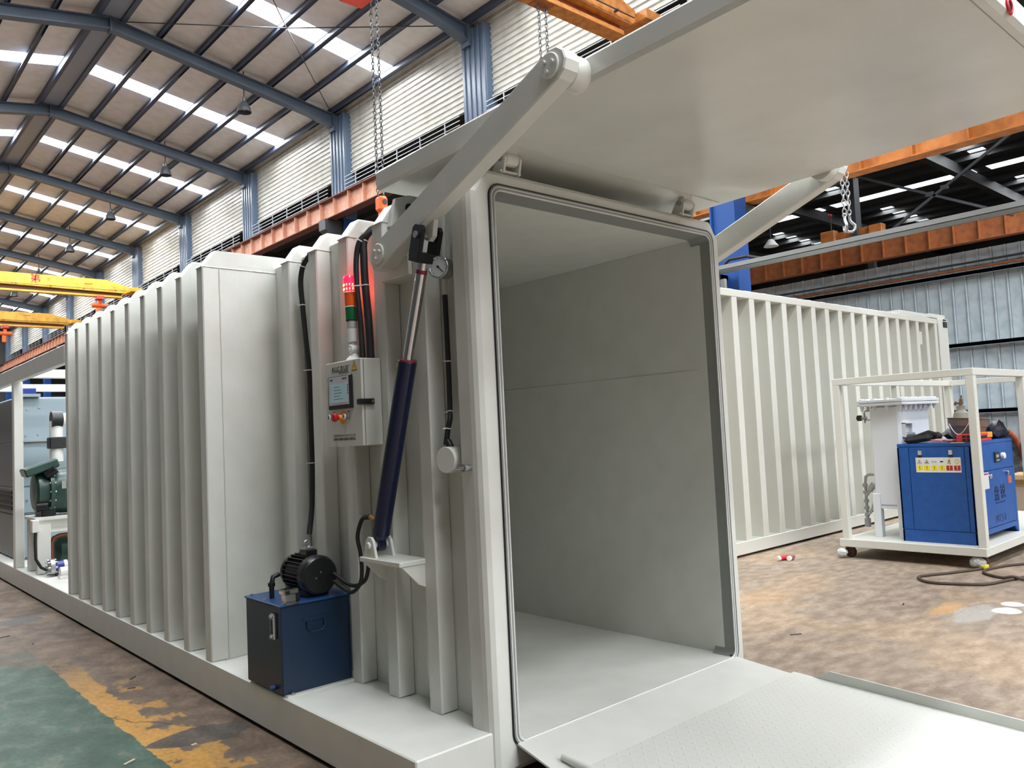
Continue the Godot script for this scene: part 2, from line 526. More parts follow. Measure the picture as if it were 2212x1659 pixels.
# yard: x 4.2..13.2, z -5.6..0.4
func yard_texture() -> ImageTexture:
	var w := 1440
	var h := 960
	var big := noise_image(w, h, 0.004, 51, 5).get_data()
	var streak := noise_image(w / 2, h, 0.045, 52, 6)
	streak.resize(w, h, Image.INTERPOLATE_CUBIC)
	var mid := streak.get_data()
	var grit := noise_image(w, h, 0.14, 53, 3).get_data()
	var out := PackedByteArray()
	out.resize(w * h * 3)
	var d0 := c8(118, 103, 89)
	var d1 := c8(144, 129, 114)
	var d2 := c8(168, 153, 138)
	for j in h:
		var z := -5.6 + 6.0 * (j + 0.5) / h
		for i in w:
			var x := 4.2 + 9.0 * (i + 0.5) / w
			var k := j * w + i
			var a := big[k] / 255.0
			var b := mid[k] / 255.0
			var g := grit[k] / 255.0
			var f := clampf(a * 0.22 + b * 0.95 - 0.1, 0.0, 1.0)
			var c: Color = d0.lerp(d1, minf(1.0, f * 2.0)).lerp(d2, maxf(0.0, f * 2.0 - 1.0))
			# ochre rubbed into the slab, a grey cement smear, a white spill
			var o := smooth(0.5, 0.75, a + 0.1 * b) * 0.14
			var ox := Vector2((x - 6.5) / 0.6, (z + 4.0) / 0.3).length()
			o = maxf(o, 0.3 * smooth(1.0, 0.4, ox + (b - 0.5)))
			ox = Vector2((x - 6.95) / 0.35, (z + 2.62) / 0.12).length()
			o = maxf(o, 0.65 * smooth(1.1, 0.5, ox + (b - 0.5)))
			c = c.lerp(c8(204, 158, 104), o)
			var gx := Vector2((x - 6.86) / 0.42, (z + 2.40) / 0.15).length() + (b - 0.5) * 0.9
			c = c.lerp(c8(164, 162, 156), 0.8 * smooth(1.0, 0.7, gx))
			gx = Vector2((x - 7.12) / 0.13, (z + 2.25) / 0.11).length() + (b - 0.5) * 0.6
			c = c.lerp(c8(222, 224, 226), 0.85 * smooth(1.0, 0.75, gx))
			# specks of grit and swarf
			if g > 0.78 and b < 0.46: c = c.lerp(c8(86, 72, 60), 0.55)
			var s := 0.92 + g * 0.16
			out[k * 3] = int(clampf(c.r * s, 0, 1) * 255.0); out[k * 3 + 1] = int(clampf(c.g * s, 0, 1) * 255.0); out[k * 3 + 2] = int(clampf(c.b * s, 0, 1) * 255.0)
	return ImageTexture.create_from_image(Image.create_from_data(w, h, false, Image.FORMAT_RGB8, out))

# ---------------------------------------------------------------- scene
const DAY := 1.72          # daylight through the roof strips
func _ready() -> void:
	rng.seed = 7
	var cam := Camera3D.new()
	cam.name = "camera"
	add_child(cam)
	cam.transform = Transform3D(Basis(Vector3(0.74746989, -0.047796, 0.662574), Vector3(-0.0036882, 0.99709428, 0.07608801), -Vector3(0.66428545, 0.0593172, -0.74512168)).orthonormalized(), Vector3(0, 1.6, 0))
	cam.fov = 51.393
	cam.near = 0.05; cam.far = 300.0
	cam.current = true
	var sky_mat := ProceduralSkyMaterial.new()
	sky_mat.sky_top_color = c8(214, 220, 228); sky_mat.sky_horizon_color = c8(226, 228, 230)
	sky_mat.ground_bottom_color = c8(120, 118, 112); sky_mat.ground_horizon_color = c8(200, 200, 198)
	var sky := Sky.new()
	sky.sky_material = sky_mat
	var env := Environment.new()
	env.background_mode = Environment.BG_SKY; env.sky = sky
	env.tonemap_mode = Environment.TONE_MAPPER_LINEAR
	env.tonemap_exposure = 1.06
	env.sdfgi_enabled = true; env.ssao_enabled = true; env.ssil_enabled = true
	var we := WorldEnvironment.new()
	we.name = "environment"; we.environment = env
	add_child(we)
	roof_lights()
	make_materials()
	glow(M.skylight_sheet, c8(244, 248, 255), 2.2)
	build_floor(); build_roof(); build_walls(); build_frames(); build_annex()
	build_cooler()
	build_fittings()
	build_plant()
	build_yard()
	build_cranes()
	build_bits()

const RX := 6.15          # ridge
func roof_y(x: float) -> float:
	return 13.45 - 0.17 * absf(x - RX)

# Daylight enters by one strip of clear sheet in the middle of each bay, on both slopes.
func area(called: String, at: Vector3, size: Vector2, tilt: float, e: float, col: Color) -> void:
	var l := AreaLight3D.new()
	l.name = numbered(self, called)
	add_child(l, true)
	l.transform = Transform3D(Basis(Vector3(0, 0, 1), tilt) * Basis(Vector3(1, 0, 0), -PI / 2), at)
	l.area_size = size
	l.area_normalize_energy = false
	l.light_energy = e; l.light_color = col
	l.area_range = 80.0
	l.shadow_enabled = true

func roof_lights() -> void:
	var s := atan(0.17)
	for k in range(-7, 11):
		var z := -26.2 + 7.0 * k
		area("roof_light", Vector3(9.65, roof_y(9.65) - 0.03, z), Vector2(6.3, 0.74), -s, 9.5 * DAY, Color(0.97, 0.985, 1.0))
		area("roof_light", Vector3(2.5, roof_y(2.5) - 0.03, z), Vector2(6.3, 0.74), s, 15.0 * DAY, Color(0.97, 0.985, 1.0))
	for k in 6:
		area("annex_light", Vector3(37.5, 10.46, -9.3 - 5.2 * k), Vector2(6.0, 0.5), 0.0, 4.0 * DAY, Color(0.97, 0.985, 1.0))
		area("annex_light", Vector3(27.5, 10.46, -9.3 - 5.2 * k), Vector2(6.0, 0.5), 0.0, 4.0 * DAY, Color(0.97, 0.985, 1.0))
	for k in 3:
		area("annex_light", Vector3(20.0, 10.46, 6.3 - 5.2 * k), Vector2(6.0, 0.9), 0.0, 12.0 * DAY, Color(0.97, 0.985, 1.0))

func build_floor() -> void:
	var mi := MeshInstance3D.new()
	mi.name = "floor"
	var am := ArrayMesh.new()
	# rectangles x0, x1, z0, z1 and the material of each
	var rects := [
		[[-2.6, 0.1, -82.0, 56.0], [0.1, 2.1, -82.0, -13.0], [0.1, 2.1, -3.0, 56.0], [2.1, 4.2, -82.0, 56.0], [4.2, 13.2, -82.0, -5.6], [4.2, 13.2, 0.4, 56.0], [13.2, 47.0, -82.0, 56.0]],
		[[0.1, 2.1, -13.0, -3.0]], [[4.2, 13.2, -5.6, 0.4]]]
	var mats := [M.floor_slab, M.floor_aisle, M.floor_yard]
	for k in 3:
		var b := MB.new()
		for r in rects[k]:
			b.put(Vector3(r[0], 0, r[3]), Vector3(r[1], 0, r[3]), Vector3(r[1], 0, r[2]), Vector3.UP, Vector3.UP, Vector3.UP, Vector2(0, 1), Vector2(1, 1), Vector2(1, 0))
			b.put(Vector3(r[0], 0, r[3]), Vector3(r[1], 0, r[2]), Vector3(r[0], 0, r[2]), Vector3.UP, Vector3.UP, Vector3.UP, Vector2(0, 1), Vector2(1, 0), Vector2(0, 0))
			if k == 0: b.bx(r[0], r[1], -0.3, -0.02, r[2], r[3])
		var arr := []
		arr.resize(Mesh.ARRAY_MAX)
		arr[Mesh.ARRAY_VERTEX] = b.v; arr[Mesh.ARRAY_NORMAL] = b.n; arr[Mesh.ARRAY_TEX_UV] = b.uv
		am.add_surface_from_arrays(Mesh.PRIMITIVE_TRIANGLES, arr)
		am.surface_set_material(k, mats[k])
	mi.mesh = am
	add_child(mi)
	mi.set_meta("label", "dusty brown concrete floor with worn green walkway paint and yellow line"); mi.set_meta("category", "floor"); mi.set_meta("kind", "structure")

# a sheet under the roof slope between two x and two z, t thick, d below the roof plane
func slope_slab(b: MB, x0: float, x1: float, z0: float, z1: float, d0: float, d1: float) -> void:
	b.hexa([Vector3(x0, roof_y(x0) - d1, z0), Vector3(x1, roof_y(x1) - d1, z0), Vector3(x1, roof_y(x1) - d1, z1), Vector3(x0, roof_y(x0) - d1, z1),
		Vector3(x0, roof_y(x0) - d0, z0), Vector3(x1, roof_y(x1) - d0, z0), Vector3(x1, roof_y(x1) - d0, z1), Vector3(x0, roof_y(x0) - d0, z1)])

func build_roof() -> void:
	var top := setting("ceiling", "pitched factory roof lined in tan sheets with glowing skylight strips", Vector3(RX, 12, -30), "ceiling")
	var right := [6.4, 7.45, 8.52, 9.62, 10.7, 11.75, 12.78, 13.4]
	var left := [5.9, 4.85, 3.79, 2.73, -2.5]
	for k in range(-8, 12):
		var zr := -22.5 + 7.0 * k      # this bay lies between the rafters at zr - 7 and zr
		var sk0 := zr - 4.08
		var sk1 := zr - 3.33
		var near := k > 1
		for side in 2:
			var xs: Array = right if side == 0 else left
			if near: xs = [6.4, 13.4] if side == 0 else [5.9, -2.5]
			for i in xs.size() - 1:
				for zz in [[zr - 7.0, sk0], [sk1, zr]]:
					var b := MB.new()
					slope_slab(b, minf(xs[i], xs[i + 1]) + 0.003, maxf(xs[i], xs[i + 1]) - 0.003, zz[0] + 0.003, zz[1] - 0.003, -0.06, 0.0)
					part(b, "roof_panel", M.roof_lining, top)
			# clear sheets, one between each two purlins
			var ps := [6.45, 7.43, 8.5, 9.6, 10.68, 11.73, 12.76] if side == 0 else [5.82, 4.83, 3.77, 2.71, 1.65, 0.59, -0.6]
			for i in ps.size() - 1:
				var b := MB.new()
				slope_slab(b, minf(ps[i], ps[i + 1]) + 0.02, maxf(ps[i], ps[i + 1]) - 0.02, sk0 + 0.01, sk1 - 0.01, -0.03, 0.0)
				part(b, "skylight_pane", M.skylight_sheet, top, "glowing white skylight sheet between two purlins")
			# what closes the strip beyond the panes, and around them
			var b2 := MB.new()
			if side == 0: slope_slab(b2, 12.76, 13.4, sk0, sk1, -0.06, 0.0)
			else: slope_slab(b2, -2.5, -0.6, sk0, sk1, -0.06, 0.0)
			part(b2, "roof_panel", M.roof_lining, top)
	for x in [7.45, 8.52, 9.62, 10.7, 11.75, 12.78, 4.85, 3.79, 2.73, 1.67, 0.61, -0.6, -1.7]:
		var b := MB.new()
		slope_slab(b, x - 0.035, x + 0.035, -78.5, 54.5, 0.01, 0.21)
		slope_slab(b, x - 0.09, x + 0.035, -78.5, 54.5, 0.19, 0.21)
		part(b, "purlin", M.purlin_steel, top)
	for x in [5.84, 6.46]:
		var b := MB.new()
		slope_slab(b, x - 0.06, x + 0.06, -78.5, 54.5, 0.0, 0.24)
		part(b, "purlin", M.purlin_steel, top)
	var b3 := MB.new()
	b3.bx(5.88, 6.42, 13.24, 13.27, -78.5, 54.5)
	part(b3, "ridge_plate", M.ridge_plate, top, "grey plate closing the roof ridge")
	# bracing rods under the roof
	for q in [[Vector3(12.7, 12.15, -15.6), Vector3(6.4, 13.18, -22.4)], [Vector3(12.7, 12.15, -22.4), Vector3(6.4, 13.18, -15.6)]]:
		var rb := MB.new()
		rb.tube([q[0], q[0].lerp(q[1], 0.5) + Vector3(0, -0.12, 0), q[1]], 0.014, 6)
		part(rb, "bracing_rod", M.dark_steel, top)

func build_walls() -> void:
	# cladding above the crane girder, one sheet to a bay
	var w := setting("wall_right", "cream corrugated cladding above the crane girder, one sheet per bay", Vector3(13.1, 0, -30), "wall")
	var pr := PackedVector2Array()
	var y := 10.12
	while y < 12.4:
		pr.append(Vector2(13.08, y)); pr.append(Vector2(13.08, y + 0.085)); pr.append(Vector2(13.045, y + 0.105)); pr.append(Vector2(13.045, y + 0.135))
		y += 0.155
	for k in range(-8, 12):
		var z1 := -22.3 + 7.0 * k - 0.02
		var z0 := z1 - 6.96
		var b := MB.new()
		for i in pr.size() - 1:
			b.qo(Vector3(pr[i].x, pr[i].y, z0), Vector3(pr[i + 1].x, pr[i + 1].y, z0), Vector3(pr[i + 1].x, pr[i + 1].y, z1), Vector3(pr[i].x, pr[i].y, z1), Vector3(-1, 0, 0))
		b.bx(13.09, 13.16, 10.10, 12.42, z0, z1)
		b.bx(13.02, 13.10, 10.07, 10.115, z0, z1)
		part(b, "cladding_sheet", M.cladding, w)
	for d in [["wall_left", [-2.6, -2.4, 0.0, 12.4, -82.0, 56.0], "plain grey wall on the far side of the aisle"], ["wall_back", [-2.6, 47.0, 0.0, 14.0, -82.2, -79.0], "plain grey end wall of the hall"],
			["wall_front", [-2.6, 47.0, 0.0, 14.0, 55.6, 56.0], "plain grey wall behind the viewer"], ["wall_outer", [46.8, 47.0, 0.0, 11.0, -82.0, 56.0], "plain grey outer wall of the side bays"]]:
		var s := setting(d[0], d[2], Vector3(d[1][0], 0, d[1][4]), "wall")
		var b := MB.new()
		b.bx(d[1][0], d[1][1], d[1][2], d[1][3], d[1][4], d[1][5])
		part(b, "sheeting", M.wall_plain, s)

func build_frames() -> void:
	# crane columns of the row between the bays: a clad upper shaft, a blue lower shaft, a bracket under the girder
	var col: Node3D = null
	var raf: Node3D = null
	for k in range(-8, 7):
		var z := -22.3 + 7.0 * k
		var place: String = ["beyond the tail of the white chamber", "rising behind the white chamber"][1 if k >= 0 else 0]
		if k == 3: place = "behind the long white ribbed container"
		if k == 2: place = "rising over the raised door's rear edge"
		var lab: String = "slate blue clad steel column, blue below, " + place
		if col == null:
			var b0 := Vector3(13.0, 0, z)
			col = thing("steel_column", lab, "column", b0, "columns along the crane girder")
			col.set_meta("stem", "steel_column")
			var b := MB.new()
			b.bx(12.86, 13.2, 8.6, 12.0, z - 0.47, z + 0.47, 0.01)
			for i in 5: b.bx(12.825, 12.87, 8.6, 12.0, z - 0.45 + 0.2 * i, z - 0.35 + 0.2 * i, 0.012)
			part(b, "upper_shaft", M.column_slate, col, "slate blue folded sheet shaft with vertical ribs")
			b = MB.new()
			b.bx(12.86, 13.14, 0.0, 8.6, z - 0.2, z + 0.28, 0.012)
			b.bx(12.80, 13.2, 0.0, 8.6, z + 0.28, z + 0.31); b.bx(12.80, 13.2, 0.0, 8.6, z - 0.23, z - 0.2)
			part(b, "lower_shaft", M.column_blue, col, "bright blue lower shaft")
			b = MB.new()
			b.t = Transform3D(Basis(), Vector3(0, 0, z))
			b.prism(PackedVector2Array([Vector2(12.86, 7.65), Vector2(12.86, 8.53), Vector2(12.2, 8.53), Vector2(12.2, 8.2)]), -0.2, 0.2)
			b.prism(PackedVector2Array([Vector2(13.14, 4.9), Vector2(13.14, 5.7), Vector2(13.9, 5.7), Vector2(13.9, 5.45)]), -0.2, 0.2)
			part(b, "girder_bracket", M.dark_steel, col)
			b = MB.new()
			b.bx(12.6, 13.2, -0.0, 0.03, z - 0.4, z + 0.5)
			part(b, "base_plate", M.dark_steel, col)
			# rafter: tapered, with a haunch at the eave
			var zr := z - 0.2
			raf = thing("roof_rafter", "grey blue tapered steel rafter spanning the hall under the roof", "rafter", Vector3(RX, 11.9, zr), "rafters under the roof")
			raf.set_meta("stem", "roof_rafter")
			for sd in [1.0, -1.0]:
				b = MB.new()
				var e := 6.85
				var po := PackedVector2Array([Vector2(RX, 13.22), Vector2(RX + sd * e, 12.06), Vector2(RX + sd * e, 11.62), Vector2(RX + sd * (e - 1.0), 11.92), Vector2(RX, 12.92)])
				b.t = Transform3D(Basis(), Vector3(0, 0, zr))
				b.prism(po, -0.02, 0.02)
				b.t = Transform3D()
				for q in [[13.22, 12.06, 0.0, e], [12.92, 11.92, 0.0, e - 1.0], [11.92, 11.62, e - 1.0, e]]:
					b.bar(Vector3(RX + sd * q[2], q[0], zr), Vector3(RX + sd * q[3], q[1], zr), 0.26, 0.03)
				part(b, "rafter_half", M.rafter_steel, raf)
			b = MB.new()
			b.bx(RX - 0.02, RX + 0.02, 12.85, 13.25, zr - 0.15, zr + 0.15)
			part(b, "end_plate", M.rafter_steel, raf)
			b = MB.new()
			b.bx(12.75, 12.99, 11.55, 12.15, zr - 0.16, zr + 0.16)
			part(b, "end_plate", M.rafter_steel, raf)
		else:
			copy(col, Vector3(13.0, 0, z), lab)
			copy(raf, Vector3(RX, 11.9, z - 0.2), "grey blue tapered steel rafter spanning the hall under the roof")
	# the girder that carries the cranes, with web stiffeners, its rail and the railing of the walkway on it
	var g := thing("crane_girder", "rust red crane girder with web stiffeners along the slate columns", "girder", Vector3(12.4, 8.6, -30))
	var b := MB.new()
	b.bx(12.44, 12.46, 8.56, 9.13, -79.0, 54.5)
	part(b, "web", M.girder_red, g)
	b = MB.new()
	b.bx(12.27, 12.63, 9.13, 9.16, -79.0, 54.5); b.bx(12.29, 12.61, 8.535, 8.56, -79.0, 54.5)
	part(b, "flange", M.girder_flange, g, "dark top and bottom flange")
	var st := MB.new()
	st.bx(12.31, 12.44, 8.56, 9.13, -0.012, 0.012)
	var ms := st.mesh(Vector3(12.4, 8.6, 0))
	var z := -76.0
	while z < -12.0:
		shared(ms, "stiffener", M.girder_red, g, Transform3D(Basis(), Vector3(0, 0, z + 30.0)))
		z += 0.875
	b = MB.new()
	b.bx(12.41, 12.49, 9.16, 9.24, -79.0, 54.5)
	part(b, "crane_rail", M.dark_steel, g)
	for k in range(-7, 3):
		var zc := -22.3 + 7.0 * k
		var rl := thing("walkway_railing", "thin grey railing on the crane girder between two slate columns", "railing", Vector3(12.75, 9.16, zc - 3.5), "railings on the crane girder")
		for i in 5:
			var pb := MB.new()
			pb.bx(12.735, 12.765, 9.16, 9.90, zc - 1.2 - i * 1.15, zc - 1.17 - i * 1.15)
			part(pb, "post", M.rail_steel, rl)
		for yy in [9.48, 9.60, 9.72, 9.84]:
			var pb := MB.new()
			pb.bx(12.74, 12.76, yy, yy + 0.022, zc - 6.45, zc - 0.55)
			part(pb, "rail", M.rail_steel, rl)
	# floor of the walkway behind the railing
	b = MB.new()
	b.bx(12.62, 13.1, 9.14, 9.16, -79.0, 54.5)
	part(b, "walkway_plate", M.dark_steel, g)
	# pendant lamps under the rafters
	var lamp: Node3D = null
	for k in range(-5, 1):
		var at := Vector3(9.9, 11.55, -22.6 + 7.0 * k)
		if lamp == null:
			lamp = thing("pendant_lamp", "unlit grey bell lamp hanging on a rod from a rafter", "lamp", at, "bell lamps under the rafters")
			lamp.set_meta("stem", "pendant_lamp")
			b = MB.new(); b.cyl(at + Vector3(0, 0.45, 0), at + Vector3(0, 1.3, 0), 0.018, 8)
			part(b, "rod", M.dark_steel, lamp)
			b = MB.new(); b.cyl(at + Vector3(0, 0.33, 0), at + Vector3(0, 0.46, 0), 0.07, 12, 0.01)
			part(b, "socket", M.lamp_grey, lamp)
			b = MB.new(); b.t = Transform3D(Basis(), at)
			b.lathe([Vector2(0.2, 0.0), Vector2(0.215, 0.01), Vector2(0.19, 0.12), Vector2(0.14, 0.24), Vector2(0.08, 0.33), Vector2(0.0, 0.34)], 20)
			b.lathe([Vector2(0.0, 0.325), Vector2(0.07, 0.32), Vector2(0.13, 0.235), Vector2(0.18, 0.12), Vector2(0.2, 0.0)], 20)
			part(b, "shade", M.lamp_grey, lamp)
			b = MB.new(); b.ball(at + Vector3(0, 0.12, 0), 0.06, 10)
			part(b, "bulb", M.lamp_glass, lamp)
		else: copy(lamp, at, "unlit grey bell lamp hanging on a rod from a rafter")

# The side bays behind the column row: low dark roof, light blue partition, lower crane girders.
func build_annex() -> void:
	var top := thing("ceiling_annex", "dark low roof of the side bays with bright skylight patches", "ceiling", Vector3(30, 10.5, -20))
	top.set_meta("kind", "structure")
	var strips := [[24.5, 30.9], [34.3, 40.8]]
	var zs := []
	for k in 6: zs.append(-9.3 - 5.2 * k)
	var z0 := -79.0
	var segs := []
	for i in range(zs.size() - 1, -1, -1):
		segs.append([z0, zs[i] - 0.26]); z0 = zs[i] + 0.26
	segs.append([z0, 54.5])
	for xs in [[13.2, 24.5], [30.9, 32.35], [33.25, 34.3], [40.8, 46.9]]:
		var b := MB.new()
		b.bx(xs[0], xs[1], 10.52, 10.58, -79.0, 54.5)
		part(b, "roof_panel", M.annex_roof, top)
	for xs in strips:
		for s in segs:
			var b := MB.new()
			b.bx(xs[0], xs[1], 10.52, 10.58, s[0], s[1])
			part(b, "roof_panel", M.annex_roof, top)
		for zc in zs:
			for i in 8:
				var b := MB.new()
				var w: float = (xs[1] - xs[0]) / 8.0
				b.bx(xs[0] + w * i + 0.12, xs[0] + w * (i + 1) - 0.12, 10.53, 10.56, zc - 0.26, zc + 0.26)
				part(b, "skylight_pane", M.skylight_sheet, top)
			var c := MB.new()
			c.bx(xs[0], xs[1], 10.57, 10.6, zc - 0.27, zc + 0.27)
			part(c, "roof_panel", M.annex_roof, top)
	# ridge light, a pane between each two frames
	for k in 12:
		var b := MB.new()
		b.bx(32.36, 33.24, 10.53, 10.56, -70.0 + 6.0 * k + 0.25, -64.0 + 6.0 * k - 0.25)
		part(b, "skylight_pane", M.skylight_sheet, top)
	var rc := MB.new()
	rc.bx(32.3, 33.3, 10.57, 10.6, -79.0, 54.5)
	part(rc, "roof_panel", M.annex_roof, top)
	for i in 26:
		var x := 14.2 + 1.25 * i
		if x > 32.2 and x < 33.4: continue
		var b := MB.new()
		b.bx(x - 0.04, x + 0.04, 10.3, 10.52, -79.0, 54.5)
		part(b, "purlin", M.annex_purlin, top)
	# the wall of the main bay that stands above this roof
	var wl := MB.new()
	wl.bx(13.12, 13.3, 10.4, 12.6, -79.0, 54.5)
	part(wl, "parapet", M.annex_roof, top)
	for k in 12:
		var z := -70.0 + 6.0 * k
		var b := MB.new()
		b.bx(13.3, 32.8, 9.86, 10.3, z - 0.02, z + 0.02); b.bx(13.3, 46.8, 9.84, 9.87, z - 0.12, z + 0.12); b.bx(32.8, 46.8, 9.86, 10.3, z - 0.02, z + 0.02)
		part(b, "rafter", M.annex_purlin, top)
	# light blue partition of folded sheets
	var w := setting("wall_far", "light blue folded sheet partition with grey girts behind the white container", Vector3(24.75, 0, -15), "wall")
	var mb := MB.new()
	mb.box(Vector3(0, 3.05, 0), Vector3(0.02, 6.1, 0.335)); mb.bx(-0.055, -0.005, 0.0, 6.1, 0.125, 0.175, 0.012)
	var ms := mb.mesh(Vector3.ZERO)
	for i in 90:
		shared(ms, "wall_sheet", M.annex_wall, w, Transform3D(Basis(), Vector3(0, 0, 10.0 - i * 0.35 + 3.0)))
	var lower := MB.new()
	lower.bx(24.77, 24.85, 0.0, 6.1, -79.0, -18.2); lower.bx(24.77, 24.85, 0.0, 6.1, -1.4, 54.5)
	part(lower, "wall_sheet", M.annex_wall, w)
	for gy in [1.50, 3.38, 5.38]:
		var b := MB.new()
		b.bx(24.5, 24.69, gy, gy + 0.10, -60.0, 10.0); b.bx(24.5, 24.53, gy - 0.02, gy + 0.10, -60.0, 10.0)
		part(b, "girt", M.girt_grey, w)
	for gy in [5.72, 5.55]:
		var b := MB.new()
		b.tube([Vector3(24.47, gy, -40.0), Vector3(24.47, gy, 5.0)], 0.035, 8)
		part(b, "pipe", M.dark_steel if gy > 5.6 else M.girder_rust, w)
	# crane girders of the side bay
	for d in [[13.6, 5.77, 0.66, "orange", "bright orange crane girder with stiffeners beside the raised door"], [24.0, 6.2, 0.75, "rust", "brown orange crane girder above the light blue partition"]]:
		var x: float = d[0]
		var y: float = d[1]
		var gm: Material = M.girder_orange if d[3] == "orange" else M.girder_rust
		var g := thing("annex_girder", d[4], "girder", Vector3(x, y, -15))
		var b := MB.new()
		b.bx(x - 0.01, x + 0.01, y, y + d[2], -60.0, 15.0)
		part(b, "web", gm, g)
		b = MB.new()
		b.bx(x - 0.15, x + 0.15, y - 0.02, y, -60.0, 15.0); b.bx(x - 0.16, x + 0.16, y + d[2], y + d[2] + 0.02, -60.0, 15.0)
		part(b, "flange", gm, g)
		var s := MB.new()
		s.bx(x - 0.13, x - 0.01, y, y + d[2], -0.01, 0.01)
		var sm := s.mesh(Vector3(x, y, 0))
		for i in (26 if d[3] == "orange" else 30):
			var z: float = -4.235 - 0.845 * (i - 5) if d[3] == "orange" else -11.96 - 0.645 * (i - 12)
			shared(sm, "stiffener", gm, g, Transform3D(Basis(), Vector3(0, 0, z + 15.0)))
	# posts on the far girder, with a cross brace between two of them
	for z in [-22.7, -16.8, -10.85, -5.0, 1.0]:
		var b := MB.new()
		b.bx(23.9, 24.1, 6.975, 9.82, z - 0.1, z + 0.1)
		b.bx(23.82, 24.18, 6.975, 9.82, z + 0.1, z + 0.12)
		b.bx(24.9, 25.1, 0.0, 6.975, z - 0.1, z + 0.1); b.bx(24.1, 25.1, 6.9, 6.975, z - 0.1, z + 0.1)
		single(b, "annex_post", M.lamp_grey, "grey steel post standing on the brown girder under the dark roof", "post", Vector3(24, 0, z), "posts of the side bay")
	for q in [[Vector3(24, 8.85, -10.7), Vector3(24, 6.7, -6.6)], [Vector3(24, 9.0, -6.3), Vector3(24, 6.75, -10.2)]]:
		var b := MB.new()
		b.bar(q[0], q[1], 0.07, 0.07)
		b.box((q[0] + q[1]) / 2, Vector3(0.08, 0.12, 0.2))
		single(b, "cross_brace", M.lamp_grey, "grey diagonal brace crossing another above the brown girder", "brace", q[1], "cross braces of the side bay")
	# cable tray along the columns
	var b := MB.new()
	b.bx(12.3, 12.62, 4.30, 4.315, -9.0, 8.0); b.bx(12.3, 12.315, 4.30, 4.39, -9.0, 8.0, 0.003); b.bx(12.605, 12.62, 4.30, 4.39, -9.0, 8.0)
	var tray := thing("cable_tray", "long grey cable tray running past the bright blue column", "cable tray", Vector3(12.45, 4.3, -2))
	part(b, "trough", M.tray_grey, tray)
	b = MB.new()
	b.bx(12.62, 12.86, 4.22, 4.30, -8.35, -8.25); b.bx(12.3, 12.86, 4.22, 4.30, -8.35, -8.25)
	part(b, "arm", M.dark_steel, tray)
	b = MB.new()
	b.bx(12.3, 12.86, 4.22, 4.30, -1.35, -1.25)
	part(b, "arm", M.dark_steel, tray)
	b = MB.new()
	b.tube([Vector3(12.5, 4.36, -8.2), Vector3(12.55, 4.52, -8.0), Vector3(12.5, 4.5, -7.6), Vector3(12.45, 4.36, -7.2)], 0.03, 8)
	single(b, "tray_cable", M.rubber, "black cable looping over the end of the grey tray", "cable", Vector3(12.5, 4.36, -8))
	b = MB.new()
	b.bx(12.66, 12.74, 0.0, 4.22, -8.30, -8.20, 0.01)
	single(b, "down_pipe", M.white_plastic, "white pipe dropping from the grey cable tray beside the blue column", "pipe", Vector3(12.7, 0, -8.3))
	b = MB.new()
	b.bx(23.85, 24.15, 6.98, 7.35, -11.9, -11.45, 0.02); b.bx(23.85, 24.15, 6.98, 7.25, -10.4, -10.0, 0.02); b.bx(23.95, 24.05, 7.05, 7.25, -11.4, -10.2)
	var ec := thing("crane_carriage", "orange crane end carriage with a red lamp on the brown girder", "crane carriage", Vector3(24, 6.97, -11))
	part(b, "frame", M.girder_orange, ec)
	b = MB.new(); b.ball(Vector3(24, 7.85, -11.6), 0.06, 10)
	part(b, "beacon", M.button_red, ec)
	b = MB.new(); b.cyl(Vector3(24, 7.35, -11.6), Vector3(24, 7.82, -11.6), 0.02, 8)
	part(b, "mast", M.dark_steel, ec)
	var lm := thing("annex_lamp", "small pale bell lamp hanging under the dark roof", "lamp", Vector3(20.45, 6.46, -11.66))
	b = MB.new(); b.t = Transform3D(Basis(), Vector3(20.45, 6.46, -11.66))
	b.lathe([Vector2(0.2, 0.0), Vector2(0.21, 0.01), Vector2(0.12, 0.13), Vector2(0.07, 0.2), Vector2(0.0, 0.21)], 18)
	part(b, "shade", M.white_plastic, lm)
	b = MB.new(); b.cyl(Vector3(20.45, 6.66, -11.66), Vector3(20.45, 10.3, -11.66), 0.012, 6)
	part(b, "rod", M.dark_steel, lm)

# ---------------------------------------------------------------- the vacuum cooler
# 32 points round a frame, counter-clockwise seen from the front; cx, cy is the cut of the upper corners, r a radius instead
func ring(x0: float, x1: float, y0: float, y1: float, z: float, r: float, cx := 0.0, cy := 0.0) -> Array:
	var q := []
	var spec := [[x1, y0, -90.0], [x1, y1, 0.0], [x0, y1, 90.0], [x0, y0, 180.0]]
	for k in 4:
		var sx := 1.0 if k < 2 else -1.0
		var sy := -1.0 if (k == 0 or k == 3) else 1.0
		for i in 8:
			if cx > 0.0:
				var dx := cx if sy > 0.0 else 0.006
				var dy := cy if sy > 0.0 else 0.006
				var on_side := Vector3(spec[k][0], spec[k][1] - sy * dy, z)
				var on_edge := Vector3(spec[k][0] - sx * dx, spec[k][1], z)
				q.append(on_edge.lerp(on_side, i / 7.0) if (k == 0 or k == 2) else on_side.lerp(on_edge, i / 7.0))
			else:
				var a := deg_to_rad(spec[k][2] + 90.0 * i / 7.0)
				q.append(Vector3(spec[k][0] - sx * r + cos(a) * r, spec[k][1] - sy * r + sin(a) * r, z))
	return q

func between(a: Array, b: Array, f: float, z: float) -> Array:
	var q := []
	for k in a.size():
		var p: Vector3 = a[k].lerp(b[k], f)
		q.append(Vector3(p.x, p.y, z))
	return q

func wobble_line(a: Vector3, b: Vector3, k: int, s: float) -> Array:
	var q := []
	for i in k + 1: q.append(a.lerp(b, float(i) / k) + Vector3(rng.randf_range(-s, s), rng.randf_range(-s, s), rng.randf_range(-s, s)))
	return q

